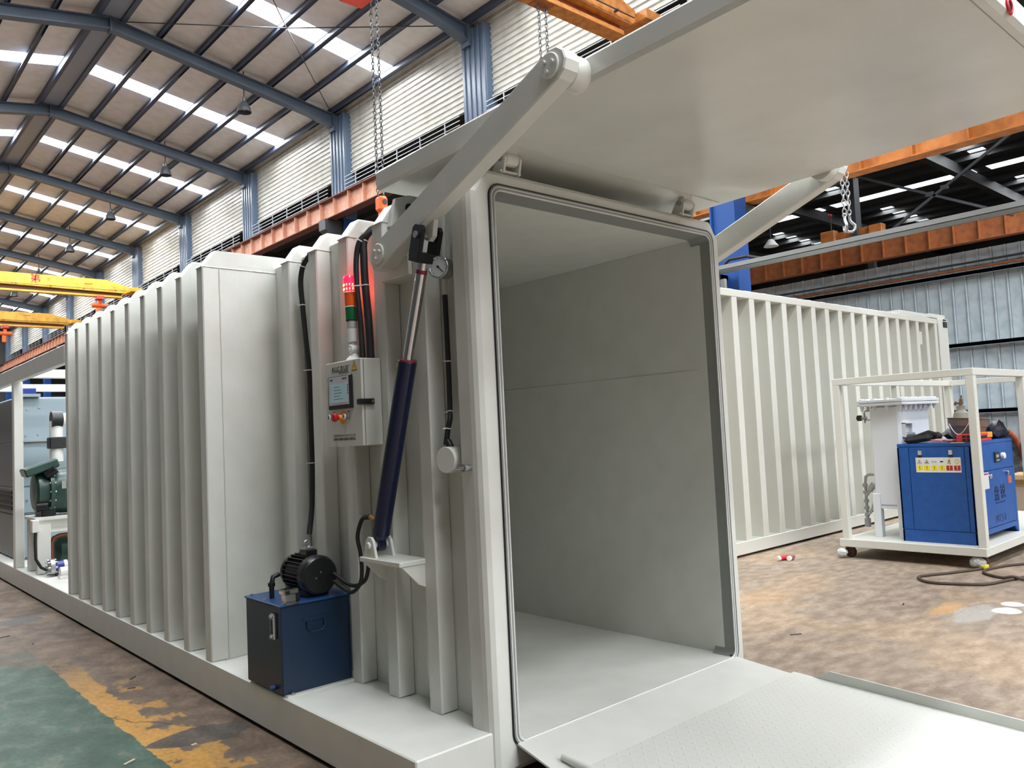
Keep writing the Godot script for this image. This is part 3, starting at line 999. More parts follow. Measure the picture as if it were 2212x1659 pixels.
func rib_shape(x0: float, cut: float, x1: float, deep := 0.1) -> PackedVector2Array:
	return PackedVector2Array([Vector2(x0, 0.236), Vector2(x0, 2.765), Vector2(x0 + cut, 2.88), Vector2(x1 - 0.085, 2.88), Vector2(x1, 2.765), Vector2(x1, 0.236), Vector2(x1 - 0.1, 0.236), Vector2(x1 - 0.1, 2.78), Vector2(x0 + deep, 2.78), Vector2(x0 + deep, 0.236)])

func build_cooler() -> void:
	var c := thing("vacuum_cooler", "long white ribbed vacuum cooling chamber on a skid with its door swung up", "vacuum cooler", Vector3(3.3, 0, -8))
	# skid: rails, cross beam, deck
	var b := MB.new()
	b.bx(1.93, 2.0, 0.018, 0.236, -16.0, -2.885, 0.006)
	part(b, "skid_rail", M.enamel, c)
	b = MB.new()
	b.bx(4.38, 4.45, 0.018, 0.236, -16.0, -2.95, 0.006)
	part(b, "skid_rail", M.enamel, c)
	b = MB.new()
	b.bx(1.931, 2.40, 0.018, 0.2355, -2.95, -2.884, 0.006)
	part(b, "skid_cross_beam", M.enamel, c)
	b = MB.new()
	b.bx(1.99, 2.462, 0.2, 0.234, -8.8, -2.94)
	part(b, "deck", M.enamel, c, "bright white deck plate of the skid")
	b = MB.new()
	b.bx(1.99, 4.39, 0.2, 0.234, -15.98, -8.8)
	part(b, "deck", M.enamel, c, "bright white deck plate of the skid")
	b = MB.new()
	for k in 5: b.bx(1.95, 4.43, 0.0, 0.02, -4.0 - 2.8 * k, -3.8 - 2.8 * k)
	part(b, "skid_foot", M.dark_steel, c)
	# shell of the front chamber and of the wider rear chamber
	b = MB.new(); b.bx(2.44, 2.455, 0.234, 2.785, -5.14, -3.0)
	part(b, "side_plate", M.enamel, c)
	b = MB.new(); b.bx(4.30, 4.315, 0.234, 2.785, -8.8, -3.0)
	part(b, "side_plate", M.enamel, c)
	b = MB.new(); b.bx(2.44, 4.315, 2.785, 2.80, -8.8, -3.0)
	part(b, "roof_plate", M.enamel, c)
	b = MB.new(); b.bx(2.17, 2.185, 0.234, 2.785, -8.8, -5.16)
	part(b, "side_plate", M.enamel, c)
	b = MB.new(); b.bx(2.17, 2.44, 2.785, 2.80, -8.8, -5.16)
	part(b, "roof_plate", M.enamel, c)
	b = MB.new(); b.t = Transform3D(Basis(), Vector3.ZERO)
	b.prism(PackedVector2Array([Vector2(2.03, 0.234), Vector2(2.03, 2.88), Vector2(2.5, 2.88), Vector2(2.5, 0.234)]), -5.155, -5.135)
	part(b, "step_plate", M.enamel, c, "flat white plate where the chamber widens")
	b = MB.new(); b.bx(1.97, 4.36, 0.234, 2.84, -8.82, -8.79)
	part(b, "tail_plate", M.enamel, c)
	b = MB.new(); b.tube(wobble_line(Vector3(2.045, 0.24, -5.134), Vector3(2.045, 2.764, -5.134), 60, 0.0012), 0.0045, 6)
	part(b, "weld_seam", M.weld, c)
	b = MB.new(); b.tube(wobble_line(Vector3(1.94, 2.765, -5.134), Vector3(2.44, 2.765, -5.134), 20, 0.0008), 0.004, 6)
	part(b, "weld_seam", M.weld, c)
	# ribs that wrap both chambers
	b = MB.new(); b.prism(rib_shape(2.34, 0.085, 4.40), -0.0535, 0.0535, 0.007)
	var ms := b.mesh(Vector3(3.3, 0, 0))
	for k in 5:
		var z := -3.3025 - 0.372 * k
		shared(ms, "rib", M.enamel, c, Transform3D(Basis(), Vector3(0, 0, z + 8.0)))
		var s := MB.new(); s.tube([Vector3(2.338, 2.765, z - 0.052), Vector3(2.337, 2.766, z + 0.05), Vector3(2.345, 2.766, z + 0.0545), Vector3(2.44, 2.764, z + 0.0545)], 0.0035, 6)
		part(s, "weld_seam", M.weld, c)
	b = MB.new(); b.prism(rib_shape(1.934, 0.088, 4.40, 0.24), -0.0525, 0.0525, 0.007)
	ms = b.mesh(Vector3(3.3, 0, 0))
	for k in 10:
		shared(ms, "rib", M.enamel, c, Transform3D(Basis(), Vector3(0, 0, -5.187 - 0.3935 * k + 8.0)))
		var s := MB.new(); s.tube([Vector3(1.932, 2.765, -5.187 - 0.3935 * k - 0.05), Vector3(1.931, 2.766, -5.187 - 0.3935 * k + 0.05)], 0.0035, 6)
		part(s, "weld_seam", M.weld, c)
	# door frame with rounded front edges, and the gasket round its opening
	b = MB.new()
	var ri := ring(2.452, 4.308, 0.138, 2.802, -2.862, 0.07)
	b.loft([ring(2.34, 4.40, 0.02, 2.88, -3.01, 0, 0.085, 0.115), ring(2.34, 4.40, 0.02, 2.88, -2.925, 0, 0.085, 0.115), ring(2.344, 4.396, 0.024, 2.876, -2.898, 0, 0.084, 0.114), ring(2.356, 4.384, 0.036, 2.864, -2.876, 0, 0.08, 0.11),
		ring(2.378, 4.362, 0.058, 2.846, -2.863, 0, 0.075, 0.1), ri, ring(2.452, 4.308, 0.138, 2.802, -3.01, 0.07)])
	b.loft([ring(2.452, 4.308, 0.138, 2.802, -3.01, 0.07), ring(2.34, 4.40, 0.02, 2.88, -3.01, 0, 0.085, 0.115)])
	part(b, "door_frame", M.enamel, c)
	var ro := ring(2.454, 4.306, 0.14, 2.80, -2.858, 0.068)
	var rn := ring(2.49, 4.27, 0.165, 2.768, -2.858, 0.045)
	b = MB.new()
	b.loft([between(ro, ro, 0, -2.87), between(ro, ro, 0, -2.858), rn, between(rn, rn, 0, -3.0)])
	var gk := part(b, "gasket", M.gasket_base, c, "dark ribbed seal round the door opening")
	for f in [[0.05, 0.005, "rubber"], [0.2, 0.0045, "gasket_grey"], [0.31, 0.004, "rubber"], [0.53, 0.004, "rubber"], [0.79, 0.004, "rubber"], [0.42, 0.006, "gasket_white"], [0.66, 0.006, "gasket_grey"], [0.9, 0.0055, "gasket_white"]]:
		b = MB.new(); b.tube(between(ro, rn, f[0], -2.857), f[1], 6, true)
		part(b, "gasket_lip", M[f[2]], gk)
	# lining of the room behind the door
	for q in [["liner_floor", [2.47, 4.29, 0.145, 0.166, -8.7, -2.87]], ["liner_ceiling", [2.47, 4.29, 2.768, 2.782, -8.7, -2.93]], ["liner_wall", [2.475, 2.4905, 0.15, 2.775, -8.7, -2.93]], ["liner_wall", [4.2695, 4.285, 0.15, 2.775, -8.7, -2.93]], ["liner_back", [2.47, 4.29, 0.15, 2.775, -8.72, -8.68]]]:
		b = MB.new(); b.bx(q[1][0], q[1][1], q[1][2], q[1][3], q[1][4], q[1][5])
		part(b, q[0], M.enamel, c)
	for q in [[Vector3(4.269, 1.935, -8.68), Vector3(4.269, 1.935, -3.0)], [Vector3(4.268, 2.767, -8.68), Vector3(4.268, 2.767, -3.0)], [Vector3(4.268, 0.166, -8.68), Vector3(4.268, 0.166, -3.0)]]:
		b = MB.new(); b.tube(wobble_line(q[0], q[1], 70, 0.001), 0.003, 6)
		part(b, "weld_seam", M.weld, c)
	# lifting lug on the second rib
	b = MB.new()
	b.prism(PackedVector2Array([Vector2(2.37, 2.74), Vector2(2.415, 2.90), Vector2(2.50, 2.93), Vector2(2.58, 2.93), Vector2(2.64, 2.88), Vector2(2.64, 2.74)]), -3.622, -3.585, 0.005)
	var lug := part(b, "lifting_lug", M.enamel, c)
	b = MB.new(); b.cyl(Vector3(2.50, 2.855, -3.586), Vector3(2.50, 2.855, -3.583), 0.028, 20)
	part(b, "lug_eye", M.rubber, lug, "dark eye of the lifting lug")
	# hinges on top of the frame
	for x in [2.62, 4.07]:
		b = MB.new()
		for s in [-0.05, 0.05]:
			b.t = Transform3D(Basis(Vector3(0, 0, 1), Vector3(0, 1, 0), Vector3(-1, 0, 0)), Vector3(x + s, 0, 0))
			b.prism(PackedVector2Array([Vector2(-2.965, 2.87), Vector2(-2.865, 2.87), Vector2(-2.845, 2.945), Vector2(-2.86, 2.97), Vector2(-2.885, 2.975), Vector2(-2.91, 2.96)]), -0.007, 0.007, 0.002)
		b.t = Transform3D()
		b.bx(x - 0.07, x + 0.07, 2.876, 2.886, -2.99, -2.87, 0.003)
		var h := part(b, "hinge_lug", M.enamel, c)
		b = MB.new(); b.cyl(Vector3(x - 0.075, 2.945, -2.88), Vector3(x + 0.075, 2.945, -2.88), 0.014, 12, 0.003)
		part(b, "hinge_pin", M.zinc, h)
		b = MB.new(); b.cyl(Vector3(x - 0.04, 2.945, -2.88), Vector3(x + 0.04, 2.945, -2.88), 0.034, 18, 0.004); b.bx(x - 0.04, x + 0.04, 2.945, 2.995, -2.90, -2.86)
		part(b, "hinge_barrel", M.enamel, h)
	# the door leaf, lying almost level above the opening
	b = MB.new()
	var tilt := Transform3D(Basis(Vector3(1, 0, 0), -0.02), Vector3(0, 2.985, -2.9))
	b.t = tilt
	b.bx(2.375, 4.405, 0.0, 0.113, -0.83, 2.035, 0.017)
	var leaf := part(b, "door_leaf", M.enamel_door, c, "broad white door leaf swung up level over the opening")
	b = MB.new(); b.t = tilt
	b.tube(wobble_line(Vector3(2.46, -0.001, 0.105), Vector3(4.34, -0.001, 0.085), 40, 0.0012), 0.005, 6)
	part(b, "weld_seam", M.weld, leaf)
	b = MB.new(); b.t = tilt
	b.bx(2.40, 4.38, -0.0015, 0.002, 1.985, 1.989)
	part(b, "edge_joint", M.gasket_grey, leaf)
	b = MB.new(); b.t = tilt * Transform3D(Basis(Vector3(1, 0, 0), PI / 2), Vector3(3.29, 0.036, 2.035))
	b.lathe([Vector2(0.02, 0.0), Vector2(0.02, 0.006), Vector2(0.026, 0.009), Vector2(0.032, 0.006), Vector2(0.033, 0.0)], 24)
	part(b, "eye_ring", M.button_red, leaf, "red rim of the eye in the door edge")
	b = MB.new(); b.t = tilt * Transform3D(Basis(Vector3(1, 0, 0), PI / 2), Vector3(3.29, 0.036, 2.035))
	b.lathe([Vector2(0.0, 0.003), Vector2(0.021, 0.003)], 20)
	part(b, "eye_hole", M.rubber, leaf)
	# lifting arms either side
	for side in 2:
		var x_in := 2.30 if side == 0 else 4.47
		var x_out := 2.215 if side == 0 else 4.555
		var sg := -1.0 if side == 0 else 1.0
		var p0 := Vector3(0, 2.545, -3.465)
		var p1 := Vector3(0, 3.04, -2.165)
		var u := (p1 - p0).normalized()
		var vv := Vector3(0, u.z, -u.y)
		var l := p0.distance_to(p1)
		b = MB.new()
		b.t = Transform3D(Basis(u, vv, Vector3(-1, 0, 0)), Vector3(maxf(x_in, x_out), p0.y, p0.z))
		b.prism(PackedVector2Array([Vector2(-0.10, 0.02), Vector2(-0.055, 0.068), Vector2(l + 0.02, 0.070), Vector2(l + 0.06, 0.052), Vector2(l + 0.082, 0.015), Vector2(l + 0.08, -0.025), Vector2(l + 0.055, -0.058), Vector2(l + 0.015, -0.072), Vector2(-0.03, -0.07), Vector2(-0.085, -0.05)]), 0.0, 0.085, 0.006)
		var arm := part(b, "lift_arm", M.enamel, c)
		for e in [p0, p1]:
			b = MB.new(); b.cyl(Vector3(x_out, e.y, e.z), Vector3(x_out + sg * 0.012, e.y, e.z), 0.052, 28, 0.003)
			part(b, "end_disc", M.enamel, arm)
			for a in [0.3, 2.4, 4.4]:
				b = MB.new()
				var o := Vector3(0, sin(a) * 0.026, cos(a) * 0.026)
				b.cyl(Vector3(x_out + sg * 0.011, e.y, e.z) + o, Vector3(x_out + sg * 0.022, e.y, e.z) + o, 0.0085, 8, 0.002)
				part(b, "bolt", M.enamel, arm)
		b = MB.new(); b.cyl(Vector3(x_in, p1.y, p1.z), Vector3(2.385 if side == 0 else 4.40, p1.y, p1.z), 0.072, 28, 0.004)
		part(b, "pivot_boss", M.enamel, arm)
		b = MB.new(); b.cyl(Vector3(x_in, p0.y, p0.z), Vector3(2.445 if side == 0 else 4.31, p0.y, p0.z), 0.06, 24)
		b.bx(2.32 if side == 0 else 4.31, 2.445 if side == 0 else 4.45, 2.43, 2.66, -3.62, -3.357, 0.004)
		part(b, "pivot_bracket", M.enamel, arm)
	# ram on the near side: bracket, barrel, rod, clevis
	var foot := Vector3(2.258, 1.045, -3.635)
	var head := Vector3(2.258, 2.575, -3.095)
	var d := (head - foot).normalized()
	var fr := Transform3D(Basis(Vector3.RIGHT, d, Vector3.RIGHT.cross(d)), foot)
	b = MB.new(); b.t = fr
	b.lathe([Vector2(0.0, 0.03), Vector2(0.03, 0.03), Vector2(0.047, 0.06), Vector2(0.047, 0.985), Vector2(0.044, 0.99), Vector2(0.0, 0.99)], 24)
	var ram := part(b, "ram_barrel", M.navy, c, "navy blue hydraulic ram barrel")
	b = MB.new(); b.t = fr; b.cyl(Vector3(0, 0.98, 0), Vector3(0, 1.50, 0), 0.0275, 24)
	part(b, "ram_rod", M.chrome, ram, "polished rod with greasy top")
	b = MB.new(); b.t = fr; b.cyl(Vector3(0, 1.425, 0), Vector3(0, 1.445, 0), 0.0285, 20); b.cyl(Vector3(0, 0.985, 0), Vector3(0, 0.995, 0), 0.046, 20)
	part(b, "grease_smear", M.grease_red, ram)
	b = MB.new(); b.t = fr; b.cyl(Vector3(0, 0.93, -0.045), Vector3(0, 0.945, -0.085), 0.012, 10); b.cyl(Vector3(-0.02, 0.12, -0.04), Vector3(-0.02, 0.12, -0.09), 0.014, 10)
	part(b, "oil_port", M.brass, ram)
	b = MB.new(); b.t = fr; b.cyl(Vector3(-0.06, 0, 0), Vector3(0.06, 0, 0), 0.016, 14, 0.002); b.cyl(Vector3(-0.022, 0, 0), Vector3(0.022, 0, 0), 0.036, 18)
	part(b, "foot_eye", M.navy, ram)
	b = MB.new(); b.t = fr * Transform3D(Basis(), Vector3(0, 1.61, 0))
	for s in [-0.052, 0.052]:
		b.t = fr * Transform3D(Basis(Vector3(0, 0, 1), Vector3(0, 1, 0), Vector3(-1, 0, 0)), Vector3(s, 1.61, 0))
		b.prism(PackedVector2Array([Vector2(-0.042, -0.11), Vector2(0.042, -0.11), Vector2(0.042, 0.03), Vector2(0.025, 0.05), Vector2(-0.025, 0.05), Vector2(-0.042, 0.03)]), -0.012, 0.012, 0.003)
	b.t = fr * Transform3D(Basis(), Vector3(0, 1.61, 0))
	b.bx(-0.062, 0.062, -0.13, -0.08, -0.04, 0.04, 0.003)
	var cl := part(b, "clevis", M.black_steel, c, "black steel clevis on the rod end")
	b = MB.new(); b.t = fr; b.cyl(Vector3(-0.075, 1.61, 0), Vector3(0.075, 1.61, 0), 0.017, 14, 0.003)
	part(b, "clevis_pin", M.zinc, cl)
	b = MB.new(); b.t = Transform3D(Basis(Vector3(0, 0, 1), Vector3(0, 1, 0), Vector3(-1, 0, 0)), Vector3(2.272, 0, 0))
	b.prism(PackedVector2Array([Vector2(-3.17, 2.64), Vector2(-3.02, 2.70), Vector2(-3.055, 2.555), Vector2(-3.085, 2.535), Vector2(-3.115, 2.545), Vector2(-3.13, 2.575)]), -0.014, 0.014, 0.002)
	part(b, "arm_lug", M.enamel, c)
	b = MB.new(); b.bx(2.185, 2.36, 0.958, 0.984, -3.72, -3.34, 0.004)
	var sh := part(b, "ram_shelf", M.enamel, c, "white welded shelf under the ram")
	for z in [-3.71, -3.352]:
		b = MB.new(); b.t = Transform3D(Basis(), Vector3(0, 0, z))
		b.prism(PackedVector2Array([Vector2(2.345, 0.958), Vector2(2.345, 0.84), Vector2(2.30, 0.86), Vector2(2.2, 0.958)]), -0.006, 0.006, 0.002)
		part(b, "gusset", M.enamel, sh)
	for s in [2.205, 2.31]:
		b = MB.new(); b.t = Transform3D(Basis(Vector3(0, 0, 1), Vector3(0, 1, 0), Vector3(-1, 0, 0)), Vector3(s, 0, 0))
		b.prism(PackedVector2Array([Vector2(-3.70, 0.98), Vector2(-3.575, 0.98), Vector2(-3.60, 1.07), Vector2(-3.62, 1.088), Vector2(-3.65, 1.088), Vector2(-3.67, 1.07)]), -0.008, 0.008, 0.002)
		part(b, "shelf_lug", M.enamel, sh)
	b = MB.new(); b.cyl(Vector3(2.185, 1.045, -3.635), Vector3(2.335, 1.045, -3.635), 0.018, 16, 0.003)
	part(b, "foot_pin", M.enamel, sh)
	# open frame over the machinery at the tail
	for q in [["frame_beam", [1.93, 2.0, 2.49, 2.672, -16.0, -8.80]], ["frame_beam", [4.38, 4.45, 2.49, 2.672, -16.0, -8.80]], ["frame_beam", [2.0, 4.38, 2.55, 2.66, -11.44, -11.36]], ["frame_beam", [2.0, 4.38, 2.55, 2.66, -13.9, -13.82]],
			["frame_post", [1.93, 2.03, 0.236, 2.5, -11.46, -11.34]], ["frame_post", [1.93, 2.03, 0.236, 2.5, -15.98, -15.86]], ["frame_post", [4.35, 4.45, 0.236, 2.5, -11.46, -11.34]], ["frame_post", [4.35, 4.45, 0.236, 2.5, -15.98, -15.86]]]:
		b = MB.new(); b.bx(q[1][0], q[1][1], q[1][2], q[1][3], q[1][4], q[1][5], 0.006)
		part(b, q[0], M.enamel, c)
	build_ramp()

# the tread plate ramp hinged to a tongue in the door sill
func build_ramp() -> void:
	var r := thing("loading_ramp", "white tread plate ramp with side lips leading up into the open chamber", "ramp", Vector3(3.4, 0, -1.5))
	var b := MB.new()
	b.hexa([Vector3(2.475, 0.155, -2.872), Vector3(4.268, 0.155, -2.872), Vector3(4.335, 0.100, -2.52), Vector3(2.44, 0.100, -2.52), Vector3(2.475, 0.166, -2.872), Vector3(4.268, 0.166, -2.872), Vector3(4.335, 0.108, -2.52), Vector3(2.44, 0.108, -2.52)])
	part(b, "tongue", M.enamel, r, "smooth white tongue plate between sill and ramp")
	b = MB.new()
	b.hexa([Vector3(2.44, 0.10, -2.525), Vector3(4.36, 0.10, -2.525), Vector3(4.36, -0.0, -0.2), Vector3(2.44, -0.0, -0.2), Vector3(2.44, 0.114, -2.525), Vector3(4.36, 0.114, -2.525), Vector3(4.36, 0.004, -0.2), Vector3(2.44, 0.004, -0.2)])
	part(b, "tread_plate", M.tread_plate, r)
	for x in [4.352, 2.44]:
		b = MB.new()
		b.hexa([Vector3(x, 0.10, -2.42), Vector3(x + 0.008, 0.10, -2.42), Vector3(x + 0.008, 0.0, -0.25), Vector3(x, 0.0, -0.25), Vector3(x, 0.158, -2.30), Vector3(x + 0.008, 0.158, -2.30), Vector3(x + 0.008, 0.058, -0.3), Vector3(x, 0.058, -0.3)])
		part(b, "side_lip", M.enamel, r)
	b = MB.new(); b.cyl(Vector3(2.54, 0.142, -2.63), Vector3(2.54, 0.128, -2.38), 0.016, 16, 0.003)
	part(b, "hinge_tube", M.enamel, r)
	b = MB.new()
	for x in [2.6, 3.1, 3.6, 4.1]: b.bx(x, x + 0.06, 0.0, 0.10, -2.62, -2.45)
	part(b, "support", M.dark_steel, r)
	for x in [2.478, 4.255]:
		b = MB.new(); b.cyl(Vector3(x - 0.012, 0.17, -2.872), Vector3(x + 0.012, 0.17, -2.872), 0.008, 12)
		part(b, "hinge_knuckle", M.dark_steel, r)

# ---------------------------------------------------------------- fittings on the cooler
const FACE_LEFT := Basis(Vector3(0, 0, 1), Vector3(0, 1, 0), Vector3(-1, 0, 0))   # things read by someone looking along +x

# flat lettering, fitted to a width and a height, on a plane with its own right, up and out
func lettering(s: String, at: Vector3, bs: Basis, w: float, h: float, m: Material, parent: Node3D, bold := true, called := "lettering") -> void:
	var f := SystemFont.new()
	f.font_names = PackedStringArray(["Droid Sans"])
	f.font_weight = 700 if bold else 400
	var tm := TextMesh.new()
	tm.text = s; tm.font = f; tm.font_size = 32; tm.pixel_size = 0.01; tm.depth = 0.02
	var bb := tm.get_aabb()
	if bb.size.x < 1e-4: return
	var o := MeshInstance3D.new()
	o.name = numbered(parent, called)
	o.mesh = tm; o.material_override = m
	parent.add_child(o, true)
	var sc := Vector3(w / bb.size.x, h / bb.size.y, 0.03)
	o.transform = Transform3D(bs * Basis.from_scale(sc), at - bases[parent] - bs * (bb.get_center() * sc))
	o.set_meta("label", "printed lettering")

# strokes drawn on a square of size s: each stroke is two points in 0..1
func strokes(b: MB, at: Vector3, bs: Basis, sx: float, sy: float, list: Array, w: float) -> void:
	for q in list:
		var p0: Vector3 = at + bs * Vector3((q[0] - 0.5) * sx, (q[1] - 0.5) * sy, 0)
		var p1: Vector3 = at + bs * Vector3((q[2] - 0.5) * sx, (q[3] - 0.5) * sy, 0)
		b.bar(p0, p1, w, 0.001, 0.0, bs.z)

func build_fittings() -> void:
	control_cabinet()
	signal_tower()
	power_unit()
	var b: MB
	# conduits
	for q in [[[Vector3(2.40, 2.80, -4.50), Vector3(2.375, 2.754, -4.533), Vector3(2.365, 2.709, -4.585), Vector3(2.365, 2.613, -4.625), Vector3(2.37, 2.463, -4.62), Vector3(2.375, 2.252, -4.60), Vector3(2.38, 2.045, -4.58), Vector3(2.38, 1.754, -4.58), Vector3(2.38, 1.464, -4.58), Vector3(2.37, 1.205, -4.58), Vector3(2.33, 1.03, -4.55)], 0.017, "black conduit running down the wall between ribs to the pump motor"],
			[[Vector3(2.42, 2.80, -3.745), Vector3(2.36, 2.745, -3.76), Vector3(2.31, 2.698, -3.80), Vector3(2.30, 2.602, -3.83), Vector3(2.30, 2.446, -3.835), Vector3(2.30, 2.233, -3.81), Vector3(2.29, 2.03, -3.785)], 0.016, "black conduit dropping into the cabinet top, beside a thicker one"],
			[[Vector3(2.43, 2.80, -3.77), Vector3(2.37, 2.76, -3.775), Vector3(2.335, 2.70, -3.80), Vector3(2.33, 2.60, -3.80), Vector3(2.33, 2.445, -3.795), Vector3(2.325, 2.233, -3.765), Vector3(2.31, 2.03, -3.735)], 0.021, "thick black conduit dropping into the grey control cabinet"],
			[[Vector3(2.41, 2.30, -3.178), Vector3(2.41, 2.151, -3.176), Vector3(2.41, 1.965, -3.174), Vector3(2.41, 1.780, -3.175), Vector3(2.40, 1.711, -3.165), Vector3(2.38, 1.675, -3.14), Vector3(2.37, 1.63, -3.145), Vector3(2.36, 1.55, -3.155)], 0.014, "dark cable from the pressure gauge down to the round white sensor"]]:
		b = MB.new()
		var cv := Curve3D.new()
		for k in q[0].size():
			var pr: Vector3 = q[0][maxi(k - 1, 0)]
			var nx: Vector3 = q[0][mini(k + 1, q[0].size() - 1)]
			cv.add_point(q[0][k], (pr - nx) / 6.0, (nx - pr) / 6.0)
		cv.bake_interval = 0.025
		b.tube(Array(cv.get_baked_points()), q[1], 10)
		var cb := thing("conduit", q[2], "cable", q[0][q[0].size() - 1])
		part(b, "sleeve", M.conduit, cb)
		for k in range(2, q[0].size() - 1, 2):
			b = MB.new()
			var p: Vector3 = q[0][k]
			var dn: Vector3 = (q[0][k + 1] - q[0][k - 1]).normalized()
			b.cyl(p - dn * 0.003, p + dn * 0.003, q[1] + 0.003, 12)
			b.bx(p.x - q[1] - 0.02, p.x - q[1], p.y - 0.003, p.y + 0.003, p.z - 0.003, p.z + 0.003)
			part(b, "cable_tie", M.cable_tie, cb)
	# vacuum gauge on its pipe
	var g := thing("pressure_gauge", "round steel vacuum gauge with pale dial on a grey pipe", "gauge", Vector3(2.4, 2.40, -3.16))
	var gc := Vector3(2.30, 2.412, -3.075)
	var gd := Vector3(-0.93, -0.02, 0.36).normalized()
	b = MB.new(); b.cyl(gc - gd * 0.075, gc, 0.052, 28, 0.004)
	part(b, "case", M.zinc, g)
	b = MB.new(); b.tube(circle(gc, gd, 0.052, 28), 0.005, 8, true)
	part(b, "bezel", M.chrome, g)
	b = MB.new(); b.cyl(gc, gc + gd * 0.0015, 0.047, 28)
	var dial := part(b, "dial", M.gauge_face, g, "pale dial with black needle")
	var gb := Basis(Vector3.UP.cross(gd).normalized(), gd.cross(Vector3.UP.cross(gd).normalized()), gd)
	b = MB.new()
	b.bar(gc + gd * 0.003 + gb * Vector3(-0.008, 0.008, 0), gc + gd * 0.003 + gb * Vector3(0.026, -0.026, 0), 0.004, 0.001, 0.0, gd)
	b.cyl(gc + gd * 0.002, gc + gd * 0.005, 0.006, 10)
	for k in 11:
		var a := deg_to_rad(-45.0 + 27.0 * k)
		b.bar(gc + gd * 0.002 + gb * Vector3(cos(a) * 0.036, sin(a) * 0.036, 0), gc + gd * 0.002 + gb * Vector3(cos(a) * 0.043, sin(a) * 0.043, 0), 0.002, 0.0005, 0.0, gd)
	part(b, "needle", M.print_black, dial)
	b = MB.new(); b.tube([Vector3(2.41, 2.70, -3.165), Vector3(2.41, 2.5, -3.17), Vector3(2.41, 2.30, -3.178)], 0.013, 10); b.cyl(gc - gd * 0.07, Vector3(2.41, 2.41, -3.17), 0.012, 10)
	part(b, "pipe", M.enamel, g)
	# sensor can, small valve
	var s := thing("sensor_can", "white round capped sensor housing with a black cable entry", "sensor", Vector3(2.44, 1.48, -3.13))
	b = MB.new(); b.cyl(Vector3(2.44, 1.478, -3.125), Vector3(2.315, 1.478, -3.105), 0.064, 32, 0.004)
	part(b, "housing", M.enamel, s)
	b = MB.new(); b.cyl(Vector3(2.36, 1.535, -3.115), Vector3(2.36, 1.57, -3.14), 0.018, 12, 0.003)
	part(b, "cable_entry", M.black_plastic, s)
	var vl := thing("bleed_valve", "small steel bleed valve on the white door frame post", "valve", Vector3(2.34, 1.44, -2.945))
	b = MB.new(); b.cyl(Vector3(2.34, 1.44, -2.945), Vector3(2.305, 1.44, -2.945), 0.015, 8, 0.002); b.cyl(Vector3(2.31, 1.44, -2.945), Vector3(2.298, 1.44, -2.945), 0.019, 14)
	part(b, "body", M.zinc, vl)
	b = MB.new(); b.cyl(Vector3(2.30, 1.44, -2.945), Vector3(2.295, 1.438, -2.99), 0.007, 10, 0.002)
	part(b, "lever", M.chrome, vl)
	# hoses from the ram to the pump
	for k in 2:
		var cv := Curve3D.new()
		var o := Vector3(0.0, 0.0, 0.0) if k == 0 else Vector3(0.04, 0.02, 0.01)
		var pts := [Vector3(2.238, 1.187, -3.685), Vector3(2.235, 1.17, -3.76), Vector3(2.23, 1.08, -3.805), Vector3(2.24, 0.99, -3.80), Vector3(2.24, 0.90, -3.79), Vector3(2.25, 0.82, -3.83), Vector3(2.25, 0.765, -3.92), Vector3(2.25, 0.78, -4.02), Vector3(2.26, 0.80, -4.13)]
		if k == 1: pts = [Vector3(2.28, 1.0, -3.81), Vector3(2.30, 0.92, -3.82), Vector3(2.30, 0.83, -3.86), Vector3(2.29, 0.79, -3.95), Vector3(2.28, 0.80, -4.03), Vector3(2.27, 0.84, -4.15)]
		for i in pts.size():
			cv.add_point(pts[i], (pts[maxi(i - 1, 0)] - pts[mini(i + 1, pts.size() - 1)]) / 6.0, (pts[mini(i + 1, pts.size() - 1)] - pts[maxi(i - 1, 0)]) / 6.0)
		cv.bake_interval = 0.02
		b = MB.new(); b.tube(Array(cv.get_baked_points()), 0.011, 8)
		if k == 0: b.cyl(pts[0], pts[0] + Vector3(0.0, -0.004, -0.05), 0.014, 10)
		single(b, "hydraulic_hose", M.rubber, ["black hydraulic hose reaching up to the foot of the navy ram", "short black hydraulic hose curling behind the pump motor"][k], "hose", pts[pts.size() - 1])

func circle(c: Vector3, nrm: Vector3, r: float, k: int) -> Array:
	var x := nrm.cross(Vector3.UP if absf(nrm.y) < 0.9 else Vector3.RIGHT).normalized()
	var y := nrm.cross(x)
	var q := []
	for i in k: q.append(c + x * cos(TAU * i / k) * r + y * sin(TAU * i / k) * r)
	return q

